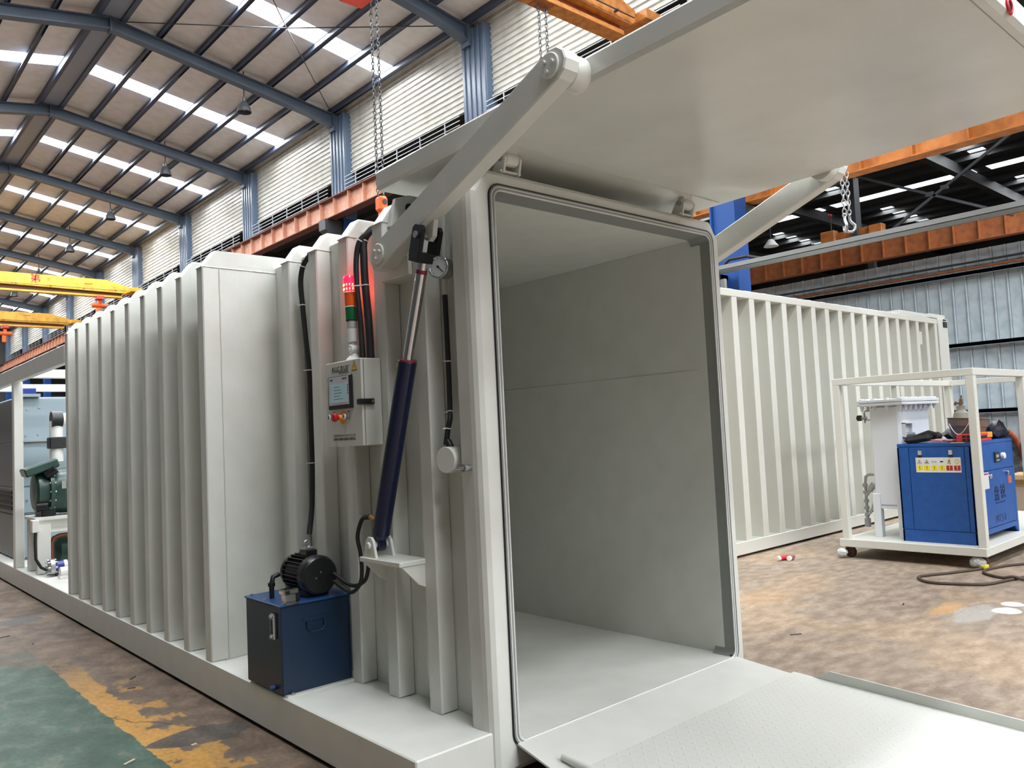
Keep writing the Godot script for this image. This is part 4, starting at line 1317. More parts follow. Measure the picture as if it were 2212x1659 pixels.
func control_cabinet() -> void:
	var y0 := 1.562
	var y1 := 2.03
	var za := -4.065          # far edge, left as one reads it
	var zb := -3.683
	var xf := 2.214           # face of the cabinet door
	var c := thing("control_cabinet", "grey wall cabinet with touch screen and red stop button on the white chamber", "control cabinet", Vector3(2.28, y0, -3.87))
	var at := func(u: float, v: float, out := 0.0) -> Vector3: return Vector3(xf - out, y1 - v * (y1 - y0), za + u * (zb - za))
	var b := MB.new(); b.bx(2.234, 2.338, y0, y1, za, zb, 0.004)
	part(b, "body", M.cabinet_grey, c)
	b = MB.new(); b.bx(2.229, 2.236, y0 + 0.006, y1 - 0.006, za + 0.006, zb - 0.006)
	part(b, "door_seal", M.rubber, c)
	b = MB.new(); b.bx(xf, 2.230, y0, y1, za, zb, 0.003)
	part(b, "door", M.cabinet_grey, c)
	b = MB.new(); b.bx(xf - 0.004, 2.285, 1.782, 1.812, zb - 0.002, zb + 0.016, 0.004); b.bx(xf - 0.016, xf + 0.002, 1.782, 1.812, zb - 0.03, zb + 0.016, 0.004)
	var la := part(b, "latch", M.black_plastic, c, "black quarter turn latch")
	b = MB.new(); b.cyl(Vector3(2.272, 1.797, zb + 0.015), Vector3(2.272, 1.797, zb + 0.019), 0.009, 16)
	part(b, "latch_lock", M.zinc, la)
	# touch panel
	b = MB.new(); b.bx(xf - 0.012, xf + 0.001, at.call(0, 0.56).y, at.call(0, 0.172).y, at.call(0.11, 0).z, at.call(0.775, 0).z, 0.003)
	var hm := part(b, "touch_panel", M.black_plastic, c, "black framed touch panel")
	b = MB.new(); b.bx(xf - 0.0135, xf - 0.011, at.call(0, 0.512).y, at.call(0, 0.18).y, at.call(0.142, 0).z, at.call(0.705, 0).z)
	part(b, "panel_bezel", M.screen_bezel, hm)
	b = MB.new(); b.bx(xf - 0.0148, xf - 0.013, at.call(0, 0.485).y, at.call(0, 0.262).y, at.call(0.195, 0).z, at.call(0.672, 0).z)
	part(b, "screen", M.screen_face, hm, "pale teal lit screen")
	b = MB.new()
	for k in 4: b.bx(xf - 0.0152, xf - 0.0145, at.call(0, 0.285 + 0.03 * k + 0.016).y, at.call(0, 0.285 + 0.03 * k).y, at.call(0.68, 0).z, at.call(0.70, 0).z)
	part(b, "side_keys", M.print_black, hm)
	b = MB.new(); b.bx(xf - 0.0145, xf - 0.0135, at.call(0, 0.222).y, at.call(0, 0.202).y, at.call(0.18, 0).z, at.call(0.27, 0).z)
	part(b, "maker_badge", M.print_teal, hm)
	lettering("SIMATIC HMI", at.call(0.60, 0.209, 0.0142), FACE_LEFT, 0.045, 0.008, M.print_black, hm, false)
	for k in range(-3, 2):
		b = MB.new(); b.bx(xf - 0.0154, xf - 0.0147, at.call(0, 0.41 + 0.035 * k).y, at.call(0, 0.405 + 0.035 * k).y, at.call(0.30, 0).z, at.call([0.46, 0.5, 0.52, 0.48, 0.56][k + 3], 0).z)
		part(b, "screen_line", M.print_black, hm)
	# name plate print
	lettering("ALLC", at.call(0.30, 0.083, 0.0006), FACE_LEFT, 0.083, 0.024, M.print_black, c, true)
	lettering("LD", at.call(0.595, 0.083, 0.0006), FACE_LEFT, 0.044, 0.024, M.print_black, c, true)
	b = MB.new(); b.cyl(at.call(0.472, 0.083), at.call(0.472, 0.083, 0.001), 0.0135, 20)
	part(b, "printed_disc", M.print_black, c)
	b = MB.new()
	for k in 3:
		var a := deg_to_rad(60.0 * k + 15.0)
		var o := Vector3(0, sin(a), cos(a)) * 0.010
		b.bar(at.call(0.472, 0.083, 0.0012) - o, at.call(0.472, 0.083, 0.0012) + o, 0.0018, 0.0006, 0.0, Vector3(1, 0, 0))
	part(b, "printed_snowflake", M.cabinet_grey, c)
	b = MB.new(); b.bx(xf - 0.0008, xf, at.call(0, 0.121).y, at.call(0, 0.115).y, at.call(0.19, 0).z, at.call(0.66, 0).z)
	part(b, "printed_rule", M.print_black, c)
	lettering("REFRIGERATION", at.call(0.53, 0.137, 0.0006), FACE_LEFT, 0.10, 0.008, M.print_black, c, false)
	lettering("®", at.call(0.685, 0.062, 0.0006), FACE_LEFT, 0.007, 0.007, M.print_black, c, false)
	# shock warning
	b = MB.new(); b.t = Transform3D(FACE_LEFT, at.call(0.825, 0.082))
	b.prism(PackedVector2Array([Vector2(-0.029, -0.024), Vector2(0.029, -0.024), Vector2(0.0, 0.03)]), 0.0, 0.001)
	var wn := part(b, "warning_sign", M.print_black, c, "yellow triangle warning of electric shock")
	b = MB.new(); b.t = Transform3D(FACE_LEFT, at.call(0.825, 0.082, 0.001))
	b.prism(PackedVector2Array([Vector2(-0.0225, -0.0205), Vector2(0.0225, -0.0205), Vector2(0.0, 0.022)]), 0.0, 0.0004)
	part(b, "sign_field", M.warning_yellow, wn)
	b = MB.new(); b.t = Transform3D(FACE_LEFT, at.call(0.825, 0.085, 0.0014))
	b.prism(PackedVector2Array([Vector2(0.002, 0.012), Vector2(-0.005, -0.001), Vector2(0.0, -0.001), Vector2(-0.002, -0.014), Vector2(0.005, 0.003), Vector2(0.0005, 0.003)]), 0.0, 0.0004)
	part(b, "bolt_symbol", M.print_black, wn)
	# controls
	for u in [0.215, 0.64]:
		b = MB.new(); b.cyl(at.call(u, 0.655), at.call(u, 0.655, 0.03), 0.014, 20, 0.002)
		var kn := part(b, "key_switch", M.zinc, c, "key switch with white grip plate")
		b = MB.new(); b.cyl(at.call(u, 0.655, 0.03), at.call(u, 0.655, 0.034), 0.0165, 20)
		part(b, "grip_plate", M.white_plastic, kn)
		b = MB.new()
		var p: Vector3 = at.call(u, 0.655, 0.035)
		b.bx(p.x - 0.002, p.x, p.y - 0.009, p.y + 0.009, p.z - 0.003, p.z + 0.003)
		part(b, "key_slot", M.print_black, kn)
	for u in [0.22, 0.63]:
		b = MB.new(); b.bx(xf - 0.0006, xf, at.call(0, 0.603).y, at.call(0, 0.592).y, at.call(u - 0.035, 0).z, at.call(u + 0.035, 0).z)
		part(b, "switch_label", M.print_black, c)
	b = MB.new(); b.cyl(at.call(0.47, 0.66), at.call(0.47, 0.66, 0.003), 0.036, 28)
	var es := part(b, "stop_button", M.button_orange, c, "red mushroom stop button on an orange disc")
	b = MB.new(); b.cyl(at.call(0.47, 0.66, 0.003), at.call(0.47, 0.66, 0.03), 0.014, 18)
	part(b, "stem", M.button_orange, es)
	b = MB.new(); b.t = Transform3D(Basis(Vector3(0, 0, 1), Vector3(-1, 0, 0), Vector3(0, -1, 0)), at.call(0.47, 0.66, 0.028))
	b.lathe([Vector2(0.012, 0.0), Vector2(0.017, 0.012), Vector2(0.023, 0.016), Vector2(0.025, 0.026), Vector2(0.02, 0.034), Vector2(0.0, 0.037)], 24)
	part(b, "mushroom_head", M.button_red, es)
	# maker's line, latin and chinese
	lettering("SHENZHEN ALLCOLD CO.,LTD", at.call(0.49, 0.872, 0.0006), FACE_LEFT, 0.235, 0.011, M.print_black, c, false)
	b = MB.new()
	for k in 13:
		var ps := [[0.05, 0.9, 0.2, 0.75], [0.0, 0.6, 0.18, 0.5], [0.05, 0.1, 0.2, 0.4], [0.35, 0.9, 1.0, 0.9], [0.66, 1.0, 0.66, 0.0], [0.35, 0.55, 1.0, 0.55], [0.3, 0.1, 0.6, 0.45], [0.95, 0.1, 0.7, 0.45]]
		if k % 3 == 1: ps = [[0.1, 0.95, 0.1, 0.05], [0.0, 0.65, 0.25, 0.65], [0.45, 0.95, 0.4, 0.05], [0.7, 0.95, 0.7, 0.1], [0.98, 0.95, 0.98, 0.0], [0.4, 0.5, 1.0, 0.5]]
		if k % 3 == 2: ps = [[0.0, 0.8, 1.0, 0.8], [0.5, 1.0, 0.5, 0.8], [0.15, 0.6, 0.85, 0.6], [0.15, 0.6, 0.15, 0.15], [0.85, 0.6, 0.85, 0.15], [0.5, 0.8, 0.5, 0.0], [0.15, 0.35, 0.85, 0.35]]
		strokes(b, at.call(0.195 + 0.0485 * k, 0.912, 0.0004), FACE_LEFT, 0.015, 0.017, ps, 0.0013)
	part(b, "maker_line", M.print_black, c)

func signal_tower() -> void:
	var base := Vector3(2.285, 2.03, -3.865)
	var s := thing("signal_tower", "three colour signal tower with red lamp lit on the control cabinet", "signal light", base)
	var ax := Vector3(-0.005, 1.0, -0.055).normalized()
	var fr := Transform3D(Basis(Vector3.RIGHT, ax, Vector3.RIGHT.cross(ax).normalized()).orthonormalized(), base)
	var b := MB.new(); b.t = Transform3D(Basis(), base)
	b.lathe([Vector2(0.0, 0.0), Vector2(0.048, 0.0), Vector2(0.046, 0.008), Vector2(0.025, 0.03), Vector2(0.014, 0.045), Vector2(0.0, 0.045)], 24)
	part(b, "foot", M.white_plastic, s)
	b = MB.new(); b.cyl(base + Vector3(-0.028, 0.066, 0), base + Vector3(0.028, 0.066, 0), 0.026, 24, 0.004)
	b.cyl(base + Vector3(-0.034, 0.066, 0), base + Vector3(-0.028, 0.066, 0), 0.010, 12)
	part(b, "joint", M.white_plastic, s)
	b = MB.new(); b.t = fr; b.cyl(Vector3(0, 0.085, 0), Vector3(0, 0.105, 0), 0.014, 16); b.cyl(Vector3(0, 0.105, 0), Vector3(0, 0.185, 0), 0.028, 24, 0.003)
	part(b, "pole", M.white_plastic, s)
	b = MB.new(); b.t = fr; b.cyl(Vector3(0, 0.185, 0), Vector3(0, 0.225, 0), 0.029, 24, 0.002)
	part(b, "buzzer", M.white_plastic, s)
	b = MB.new(); b.t = fr
	for k in 4: b.lathe([Vector2(0.0296, 0.190 + 0.009 * k), Vector2(0.0296, 0.194 + 0.009 * k)], 24)
	part(b, "printed_bands", M.gasket_grey, s)
	var y := 0.228
	for m in ["signal_green", "signal_amber", "signal_red"]:
		b = MB.new(); b.t = fr
		if m == "signal_red": b.lathe([Vector2(0.033, y), Vector2(0.033, y + 0.078), Vector2(0.028, y + 0.091), Vector2(0.014, y + 0.097), Vector2(0.0, y + 0.098)], 28)
		else: b.lathe([Vector2(0.033, y), Vector2(0.033, y + 0.074)], 28)
		part(b, "lamp_lens", M[m], s, {"signal_green": "dark green lens", "signal_amber": "amber lens", "signal_red": "glowing red lens"}[m])
		b = MB.new(); b.t = fr; b.cyl(Vector3(0, y + 0.074, 0), Vector3(0, y + 0.080, 0), 0.034, 28)
		if m != "signal_red": part(b, "spacer_ring", M.white_plastic, s)
		y += 0.081
	b = MB.new(); b.t = fr
	for k in 12:
		var a := TAU * k / 12.0
		for j in 2: b.box(Vector3(cos(a) * 0.0335, y - 0.066 + 0.024 * j, sin(a) * 0.0335), Vector3(0.003, 0.011, 0.003))
	part(b, "lamp_leds", M.signal_led, s, "bright led points in the red lens")
	var l := OmniLight3D.new()
	l.name = "signal_lamp_light"
	add_child(l, true)
	l.position = fr * Vector3(0, y - 0.04, 0) + Vector3(0, 0, 0)
	l.light_color = Color(1.0, 0.03, 0.12); l.light_energy = 0.016; l.light_size = 0.03
	l.omni_range = 30.0; l.omni_attenuation = 2.0; l.shadow_enabled = true

func power_unit() -> void:
	var p := thing("hydraulic_power_unit", "dark blue oil tank with black electric motor on the white deck", "hydraulic unit", Vector3(2.13, 0.236, -4.34))
	var b := MB.new(); b.bx(1.925, 2.345, 0.246, 0.712, -4.565, -4.115, 0.004)
	part(b, "tank", M.tank_blue, p)
	b = MB.new(); b.bx(1.918, 2.352, 0.712, 0.724, -4.572, -4.108, 0.003)
	part(b, "tank_lid", M.tank_lid_blue, p)
	for q in [[2.40, -4.14, -4.09], [2.34, -4.56, -4.5]]:
		b = MB.new(); b.bx(1.94, q[0], 0.234, 0.246, q[1], q[2])
		part(b, "tank_foot", M.enamel, p)
	for q in [[1.95, -4.14], [1.95, -4.54], [1.935, -4.33], [2.33, -4.13]]:
		b = MB.new(); b.cyl(Vector3(q[0], 0.724, q[1]), Vector3(q[0], 0.733, q[1]), 0.009, 6)
		part(b, "lid_bolt", M.zinc, p)
	for q in [[1.975, -4.10], [2.37, -4.10]]:
		b = MB.new(); b.cyl(Vector3(q[0], 0.246, q[1]), Vector3(q[0], 0.258, q[1]), 0.011, 6)
		part(b, "foot_bolt", M.zinc, p)
	# level glass
	b = MB.new(); b.bx(1.905, 1.925, 0.535, 0.676, -4.213, -4.163, 0.006)
	var sg := part(b, "level_glass", M.chrome, p, "bright level glass on the tank side")
	b = MB.new(); b.bx(1.902, 1.906, 0.568, 0.643, -4.197, -4.181)
	part(b, "level_window", M.rubber, sg)
	for y in [0.552, 0.659]:
		b = MB.new(); b.cyl(Vector3(1.905, y, -4.188), Vector3(1.893, y, -4.188), 0.012, 6, 0.002)
		part(b, "banjo_bolt", M.zinc, sg)
	b = MB.new(); b.cyl(Vector3(1.925, 0.275, -4.21), Vector3(1.895, 0.275, -4.21), 0.013, 6, 0.002)
	part(b, "drain_plug", M.tank_lid_blue, p)
	# folding handle on the end
	b = MB.new(); b.tube([Vector3(2.075, 0.62, -4.107), Vector3(2.073, 0.58, -4.10), Vector3(2.09, 0.56, -4.096), Vector3(2.13, 0.556, -4.094), Vector3(2.165, 0.562, -4.096), Vector3(2.178, 0.585, -4.10), Vector3(2.176, 0.622, -4.107)], 0.004, 8)
	b.bx(2.055, 2.195, 0.612, 0.632, -4.116, -4.109, 0.002)
	part(b, "handle", M.tank_blue, p)
	# motor, axis along z, with cooling fins, fan cowl and lifting eye
	var mc := Vector3(2.19, 0.84, 0)
	b = MB.new(); b.cyl(mc + Vector3(0, 0, -4.45), mc + Vector3(0, 0, -4.215), 0.087, 28, 0.004)
	for k in 26:
		var a := TAU * k / 26.0
		var o := Vector3(cos(a), sin(a), 0)
		b.bar(mc + o * 0.094 + Vector3(0, 0, -4.44), mc + o * 0.094 + Vector3(0, 0, -4.215), 0.004, 0.028, 0.0, o)
	var mo := part(b, "motor_body", M.motor_black, p, "black finned motor body")
	b = MB.new(); b.t = Transform3D(Basis(Vector3(1, 0, 0), PI / 2), mc + Vector3(0, 0, -4.225))
	b.lathe([Vector2(0.0, -0.01), Vector2(0.108, -0.01), Vector2(0.112, 0.0), Vector2(0.112, 0.045), Vector2(0.107, 0.062), Vector2(0.098, 0.07), Vector2(0.0, 0.072)], 36)
	var cw := part(b, "fan_cowl", M.motor_black, p, "black fan cowl with punched vents")
	b = MB.new()
	for r in range(2, 6):
		var kk := r * 7
		for i in kk:
			var a := TAU * i / kk
			if sin(a) < 0.25: b.cyl(mc + Vector3(cos(a) * r * 0.0165, sin(a) * r * 0.0165, -4.1535), mc + Vector3(cos(a) * r * 0.0165, sin(a) * r * 0.0165, -4.1525), 0.0035, 6)
	part(b, "cowl_vents", M.rubber, cw)
	b = MB.new()
	for q in [Vector2(-0.03, -0.01), Vector2(0.0, 0.02)]: b.cyl(mc + Vector3(q.x, q.y, -4.154), mc + Vector3(q.x, q.y, -4.151), 0.005, 8)
	part(b, "cowl_screw", M.zinc, cw)
	b = MB.new(); b.cyl(mc + Vector3(0, 0, -4.47), mc + Vector3(0, 0, -4.44), 0.098, 28, 0.006); b.bx(2.12, 2.26, 0.724, 0.76, -4.46, -4.20, 0.004)
	part(b, "motor_flange", M.motor_black, mo)
	b = MB.new(); b.bx(2.165, 2.235, 0.93, 0.975, -4.36, -4.27, 0.005)
	part(b, "terminal_box", M.motor_black, mo)
	b = MB.new(); b.tube(circle(mc + Vector3(0, 0.165, -4.31), Vector3(0, 0, 1), 0.02, 16), 0.007, 8, true); b.bx(2.16, 2.22, 0.972, 0.99, -4.34, -4.28, 0.004)
	part(b, "lifting_eye", M.zinc, mo)
	# valve block and filler pipe
	b = MB.new(); b.bx(1.955, 2.02, 0.724, 0.775, -4.165, -4.12, 0.003)
	var vb := part(b, "valve_block", M.chrome, p, "bright steel valve block")
	b = MB.new(); b.bx(1.95, 2.045, 0.768, 0.80, -4.19, -4.125, 0.008); b.bx(1.95, 2.03, 0.724, 0.732, -4.12, -4.095, 0.002)
	part(b, "solenoid", M.chrome, vb)
	b = MB.new(); b.bx(2.02, 2.05, 0.73, 0.77, -4.20, -4.13, 0.003); b.bx(1.962, 1.985, 0.778, 0.792, -4.124, -4.119)
	part(b, "block_rear", M.black_steel, vb)
	b = MB.new(); b.tube([Vector3(1.99, 0.724, -4.36), Vector3(1.99, 0.80, -4.36), Vector3(2.0, 0.84, -4.36), Vector3(2.04, 0.85, -4.37)], 0.014, 10); b.cyl(Vector3(1.99, 0.79, -4.36), Vector3(1.99, 0.81, -4.36), 0.02, 12)
	part(b, "filler_pipe", M.black_steel, p)

# ---------------------------------------------------------------- machinery at the tail of the skid
func build_plant() -> void:
	var b: MB
	# condensing unit: a big panelled box
	var u := thing("condensing_unit", "large pale blue panelled condensing unit under the open tail frame", "condenser", Vector3(3.2, 0.236, -13.5))
	b = MB.new(); b.bx(2.09, 4.25, 0.24, 2.36, -15.7, -12.15, 0.01)
	part(b, "casing", M.unit_panel, u)
	for q in [[0.27, 0.82], [0.84, 1.17], [1.19, 1.76], [1.78, 2.34]]:
		b = MB.new(); b.bx(2.10, 4.2, q[0], q[1], -12.15, -12.135, 0.004)
		part(b, "end_panel", M.unit_panel, u)
		b = MB.new(); b.bx(2.072, 2.09, q[0], q[1], -15.6, -12.2, 0.004)
		part(b, "side_panel", M.unit_dark, u, "grey side panel")
	for k in 4:
		b = MB.new(); b.bx(2.055, 2.073, 0.88 + 0.07 * k, 0.92 + 0.07 * k, -15.4, -12.3)
		part(b, "louvre", M.vent_dark, u)
	b = MB.new(); b.bx(2.1, 3.9, 1.765, 1.785, -12.135, -12.09); b.bx(2.1, 3.9, 0.825, 0.835, -12.135, -12.12)
	part(b, "panel_rail", M.zinc, u)
	for q in [[2.2, 1.85], [2.34, 1.86], [2.22, 2.2], [2.36, 2.22], [2.2, 1.0]]:
		b = MB.new(); b.cyl(Vector3(q[0], q[1], -12.135), Vector3(q[0], q[1], -12.125), 0.012, 8)
		part(b, "panel_bolt", M.zinc, u)
	b = MB.new(); b.bx(2.1, 2.32, 2.40, 2.48, -12.2, -12.1, 0.01)
	single(b, "junction_box", M.royal_blue, "small dark blue box on top of the pale condensing unit", "box", Vector3(2.2, 2.36, -12.15))
	var jb := MB.new(); jb.bx(2.08, 2.36, 2.36, 2.40, -12.3, -12.05)
	part(jb, "top_rail", M.unit_panel, u)
	# screw compressor on a stand, axis along x
	var st := thing("compressor_stand", "white steel stand under the dark green compressor", "stand", Vector3(2.3, 0.236, -10.6))
	for q in [[1.99, 2.07, 0.236, 0.86, -10.52, -10.44], [2.75, 2.83, 0.236, 0.86, -10.52, -10.44], [1.99, 2.07, 0.236, 0.86, -10.98, -10.90], [2.75, 2.83, 0.236, 0.86, -10.98, -10.90]]:
		b = MB.new(); b.bx(q[0], q[1] + 0.06, q[2], q[3], q[4], q[5], 0.005)
		part(b, "leg", M.stand_white, st)
	b = MB.new(); b.bx(1.97, 2.86, 0.84, 0.88, -11.0, -10.42, 0.006); b.bx(2.07, 2.8, 0.70, 0.84, -10.50, -10.47)
	part(b, "table", M.stand_white, st)
	b = MB.new(); b.bx(1.93, 2.0, 0.72, 0.86, -10.47, -10.36, 0.006)
	part(b, "terminal_box", M.stand_white, st)
	b = MB.new(); b.tube([Vector3(1.97, 0.72, -10.40), Vector3(1.965, 0.6, -10.40), Vector3(1.97, 0.42, -10.40), Vector3(2.02, 0.32, -10.40), Vector3(2.08, 0.28, -10.41)], 0.016, 8)
	part(b, "cable", M.rubber, st)
	var cp := thing("screw_compressor", "dark green refrigeration compressor lying on the white stand", "compressor", Vector3(2.4, 0.88, -10.7))
	b = MB.new(); b.t = Transform3D(Basis(Vector3(0, 1, 0), Vector3(1, 0, 0), Vector3(0, 0, -1)), Vector3(2.03, 1.16, -10.7))
	b.lathe([Vector2(0.0, -0.03), Vector2(0.2, -0.02), Vector2(0.235, 0.0), Vector2(0.235, 0.11), Vector2(0.285, 0.11), Vector2(0.285, 0.15), Vector2(0.25, 0.15), Vector2(0.265, 0.25), Vector2(0.27, 0.8), Vector2(0.2, 0.9), Vector2(0.0, 0.92)], 32)
	part(b, "body", M.unit_green, cp)
	b = MB.new()
	for k in 16:
		var a := TAU * k / 16.0
		b.cyl(Vector3(2.13, 1.16 + cos(a) * 0.262, -10.7 + sin(a) * 0.262), Vector3(2.195, 1.16 + cos(a) * 0.262, -10.7 + sin(a) * 0.262), 0.012, 6)
	part(b, "flange_bolt", M.zinc, cp)
	b = MB.new(); b.t = Transform3D(Basis(Vector3(0, 0, 1), 0.32), Vector3(2.06, 1.44, -10.62)); b.box(Vector3.ZERO, Vector3(0.36, 0.10, 0.28), 0.015)
	part(b, "cover_box", M.unit_green, cp)
	for x in [2.05, 2.55]:
		b = MB.new(); b.bx(x, x + 0.15, 0.88, 0.97, -10.85, -10.5, 0.01)
		part(b, "foot", M.black_steel, cp)
	b = MB.new(); b.cyl(Vector3(2.0, 1.0, -10.52), Vector3(2.12, 1.0, -10.50), 0.05, 14, 0.005)
	part(b, "oil_fitting", M.black_steel, cp)
	b = MB.new(); b.cyl(Vector3(2.1, 1.35, -10.5), Vector3(2.2, 1.42, -10.46), 0.045, 12, 0.005)
	part(b, "oil_fitting", M.black_steel, cp)
	b = MB.new(); b.bx(2.245, 2.29, 1.19, 1.28, -10.432, -10.42)
	part(b, "rating_plate", M.zinc, cp)
	# pipes and vessels beside and below it
	b = MB.new(); b.cyl(Vector3(2.36, 1.5, -11.2), Vector3(2.36, 2.0, -11.2), 0.075, 18); b.cyl(Vector3(2.36, 2.0, -11.2), Vector3(2.8, 2.1, -11.2), 0.075, 18)
	var wp := thing("suction_pipe", "fat white pipe rising behind the green compressor", "pipe", Vector3(2.36, 1.5, -11.2))
	part(b, "run", M.pipe_white, wp)
	b = MB.new(); b.bx(2.27, 2.5, 1.66, 1.80, -11.29, -11.1, 0.01)
	part(b, "clamp", M.black_plastic, wp)
	b = MB.new(); b.cyl(Vector3(2.30, 2.02, -11.18), Vector3(2.42, 2.02, -11.18), 0.10, 18)
	part(b, "clamp", M.black_plastic, wp)
	b = MB.new(); b.tube([Vector3(2.17, 0.30, -10.6), Vector3(2.17, 0.56, -10.6), Vector3(2.19, 0.62, -10.6), Vector3(2.25, 0.645, -10.6), Vector3(2.6, 0.65, -10.6)], 0.022, 10)
	single(b, "copper_pipe", M.copper, "bent copper pipe under the white compressor stand", "pipe", Vector3(2.17, 0.3, -10.6))
	b = MB.new(); b.t = Transform3D(Basis(Vector3(0, 1, 0), Vector3(1, 0, 0), Vector3(0, 0, -1)), Vector3(2.2, 0.46, -10.75))
	b.lathe([Vector2(0.0, 0.0), Vector2(0.1, 0.02), Vector2(0.16, 0.07), Vector2(0.16, 0.55), Vector2(0.0, 0.6)], 24)
	single(b, "oil_vessel", M.unit_green, "round green vessel lying under the compressor stand", "vessel", Vector3(2.4, 0.3, -10.75))
	var hx := thing("blue_heat_exchanger", "small royal blue cylinder with bolted end flange lying on the deck", "heat exchanger", Vector3(2.3, 0.236, -10.15))
	b = MB.new(); b.cyl(Vector3(2.1, 0.335, -10.2), Vector3(2.7, 0.335, -10.2), 0.062, 20, 0.004)
	part(b, "shell", M.royal_blue, hx)
	b = MB.new(); b.cyl(Vector3(2.06, 0.335, -10.2), Vector3(2.11, 0.335, -10.2), 0.092, 20, 0.004)
	part(b, "flange", M.zinc, hx)
	b = MB.new()
	for k in 8:
		var a := TAU * k / 8.0
		b.cyl(Vector3(2.035, 0.335 + cos(a) * 0.076, -10.2 + sin(a) * 0.076), Vector3(2.13, 0.335 + cos(a) * 0.076, -10.2 + sin(a) * 0.076), 0.012, 6)
	part(b, "flange_bolt", M.zinc, hx)
	b = MB.new(); b.cyl(Vector3(2.2, 0.335, -10.2), Vector3(2.235, 0.335, -10.2), 0.065, 20)
	part(b, "band", M.white_plastic, hx)
	b = MB.new(); b.bx(2.12, 2.18, 0.236, 0.29, -10.25, -10.15); b.bx(2.5, 2.56, 0.236, 0.29, -10.25, -10.15)
	part(b, "foot", M.dark_steel, hx)
	b = MB.new(); b.cyl(Vector3(2.1, 0.305, -9.9), Vector3(2.7, 0.305, -9.9), 0.055, 18, 0.003); b.bx(2.09, 2.2, 0.236, 0.27, -9.94, -9.84); b.bx(2.4, 2.55, 0.236, 0.27, -9.94, -9.84)
	single(b, "white_pipe_stub", M.pipe_white, "short white pipe lying on a block beside the blue cylinder", "pipe", Vector3(2.2, 0.236, -9.9))

# ---------------------------------------------------------------- the yard beside the cooler
const FACE_FRONT := Basis(Vector3(1, 0, 0), Vector3(0, 1, 0), Vector3(0, 0, 1))

func build_yard() -> void:
	var b: MB
	# second chamber, its ribbed flank square to the first
	var c := thing("ribbed_container", "second long white ribbed chamber standing crosswise beyond the cart", "container", Vector3(10.5, 0, -6.4))
	b = MB.new(); b.bx(6.0, 14.75, 0.05, 3.12, -7.5, -5.52)
	part(b, "shell", M.frame_white, c)
	b = MB.new(); b.bx(6.0, 14.63, 0.03, 0.18, -5.53, -5.32, 0.006)
	part(b, "bottom_rail", M.frame_white, c)
	b = MB.new(); b.bx(6.0, 14.63, 3.095, 3.185, -5.53, -5.32, 0.006)
	part(b, "top_rail", M.frame_white, c)
	b = MB.new(); b.box(Vector3.ZERO, Vector3(0.115, 2.94, 0.2), 0.006); b.bx(-0.06, 0.06, 1.5, 1.565, -2.05, 0.055, 0.006)
	var ms := b.mesh(Vector3.ZERO)
	for k in 23:
		shared(ms, "rib", M.frame_white, c, Transform3D(Basis(), Vector3(14.565 - 0.385 * k - 10.5, 1.638, -5.425 + 6.4)))
	b = MB.new(); b.bx(14.66, 15.06, 0.03, 3.2, -7.55, -5.31, 0.01)
	part(b, "end_collar", M.frame_white, c)
	b = MB.new(); b.bx(14.63, 14.66, 0.1, 3.15, -5.36, -5.34)
	part(b, "joint", M.dark_steel, c)
	b = MB.new(); b.bx(13.2, 14.3, 3.20, 3.26, -5.62, -5.36, 0.006); b.bx(14.35, 15.02, 3.20, 3.27, -5.6, -5.33, 0.006)
	for x in [13.4, 13.7, 14.0]: b.bx(x, x + 0.12, 3.18, 3.20, -5.56, -5.4)
	part(b, "top_plate", M.frame_white, c)
	b = MB.new(); b.bx(14.85, 15.02, 3.05, 3.15, -5.312, -5.30, 0.004); b.bx(14.86, 14.98, 3.17, 3.19, -5.312, -5.30)
	part(b, "latch", M.black_plastic, c, "black latch at the upper corner")
	b = MB.new(); b.bx(13.80, 14.02, 2.72, 2.94, -5.46, -5.35, 0.006)
	part(b, "hatch_box", M.frame_white, c)
	b = MB.new(); b.bx(6.2, 14.5, 0.0, 0.05, -5.6, -5.4); b.bx(6.2, 14.5, 0.0, 0.05, -7.4, -7.2)
	part(b, "runner", M.dark_steel, c)
	equipment_cart()
	blue_compressor()
	# hose thrown on the floor
	var h := MB.new()
	for pts in [[Vector3(8.9, 0.014, -2.96), Vector3(8.747, 0.014, -2.977), Vector3(8.431, 0.014, -3.111), Vector3(8.159, 0.014, -3.255), Vector3(8.04, 0.014, -3.275), Vector3(7.90, 0.014, -3.18), Vector3(7.851, 0.014, -3.05), Vector3(7.916, 0.014, -2.853), Vector3(8.038, 0.014, -2.673), Vector3(8.347, 0.014, -2.587), Vector3(8.6, 0.014, -2.49), Vector3(8.9, 0.014, -2.3)],
			[Vector3(9.6, 0.014, -2.55), Vector3(9.264, 0.014, -2.729), Vector3(9.072, 0.014, -2.83), Vector3(8.789, 0.014, -2.905), Vector3(8.649, 0.014, -2.90), Vector3(8.509, 0.014, -2.822), Vector3(8.413, 0.014, -2.66), Vector3(8.40, 0.034, -2.57), Vector3(8.42, 0.014, -2.47), Vector3(8.5, 0.014, -2.3)]]:
		var cv := Curve3D.new()
		for i in pts.size(): cv.add_point(pts[i], (pts[maxi(i - 1, 0)] - pts[mini(i + 1, pts.size() - 1)]) / 6.0, (pts[mini(i + 1, pts.size() - 1)] - pts[maxi(i - 1, 0)]) / 6.0)
		cv.bake_interval = 0.03
		h.tube(Array(cv.get_baked_points()), 0.014, 8)
	single(h, "welding_cable", M.hose_brown, "brown cable lying in loops on the floor before the cart", "cable", Vector3(8.4, 0, -2.8))

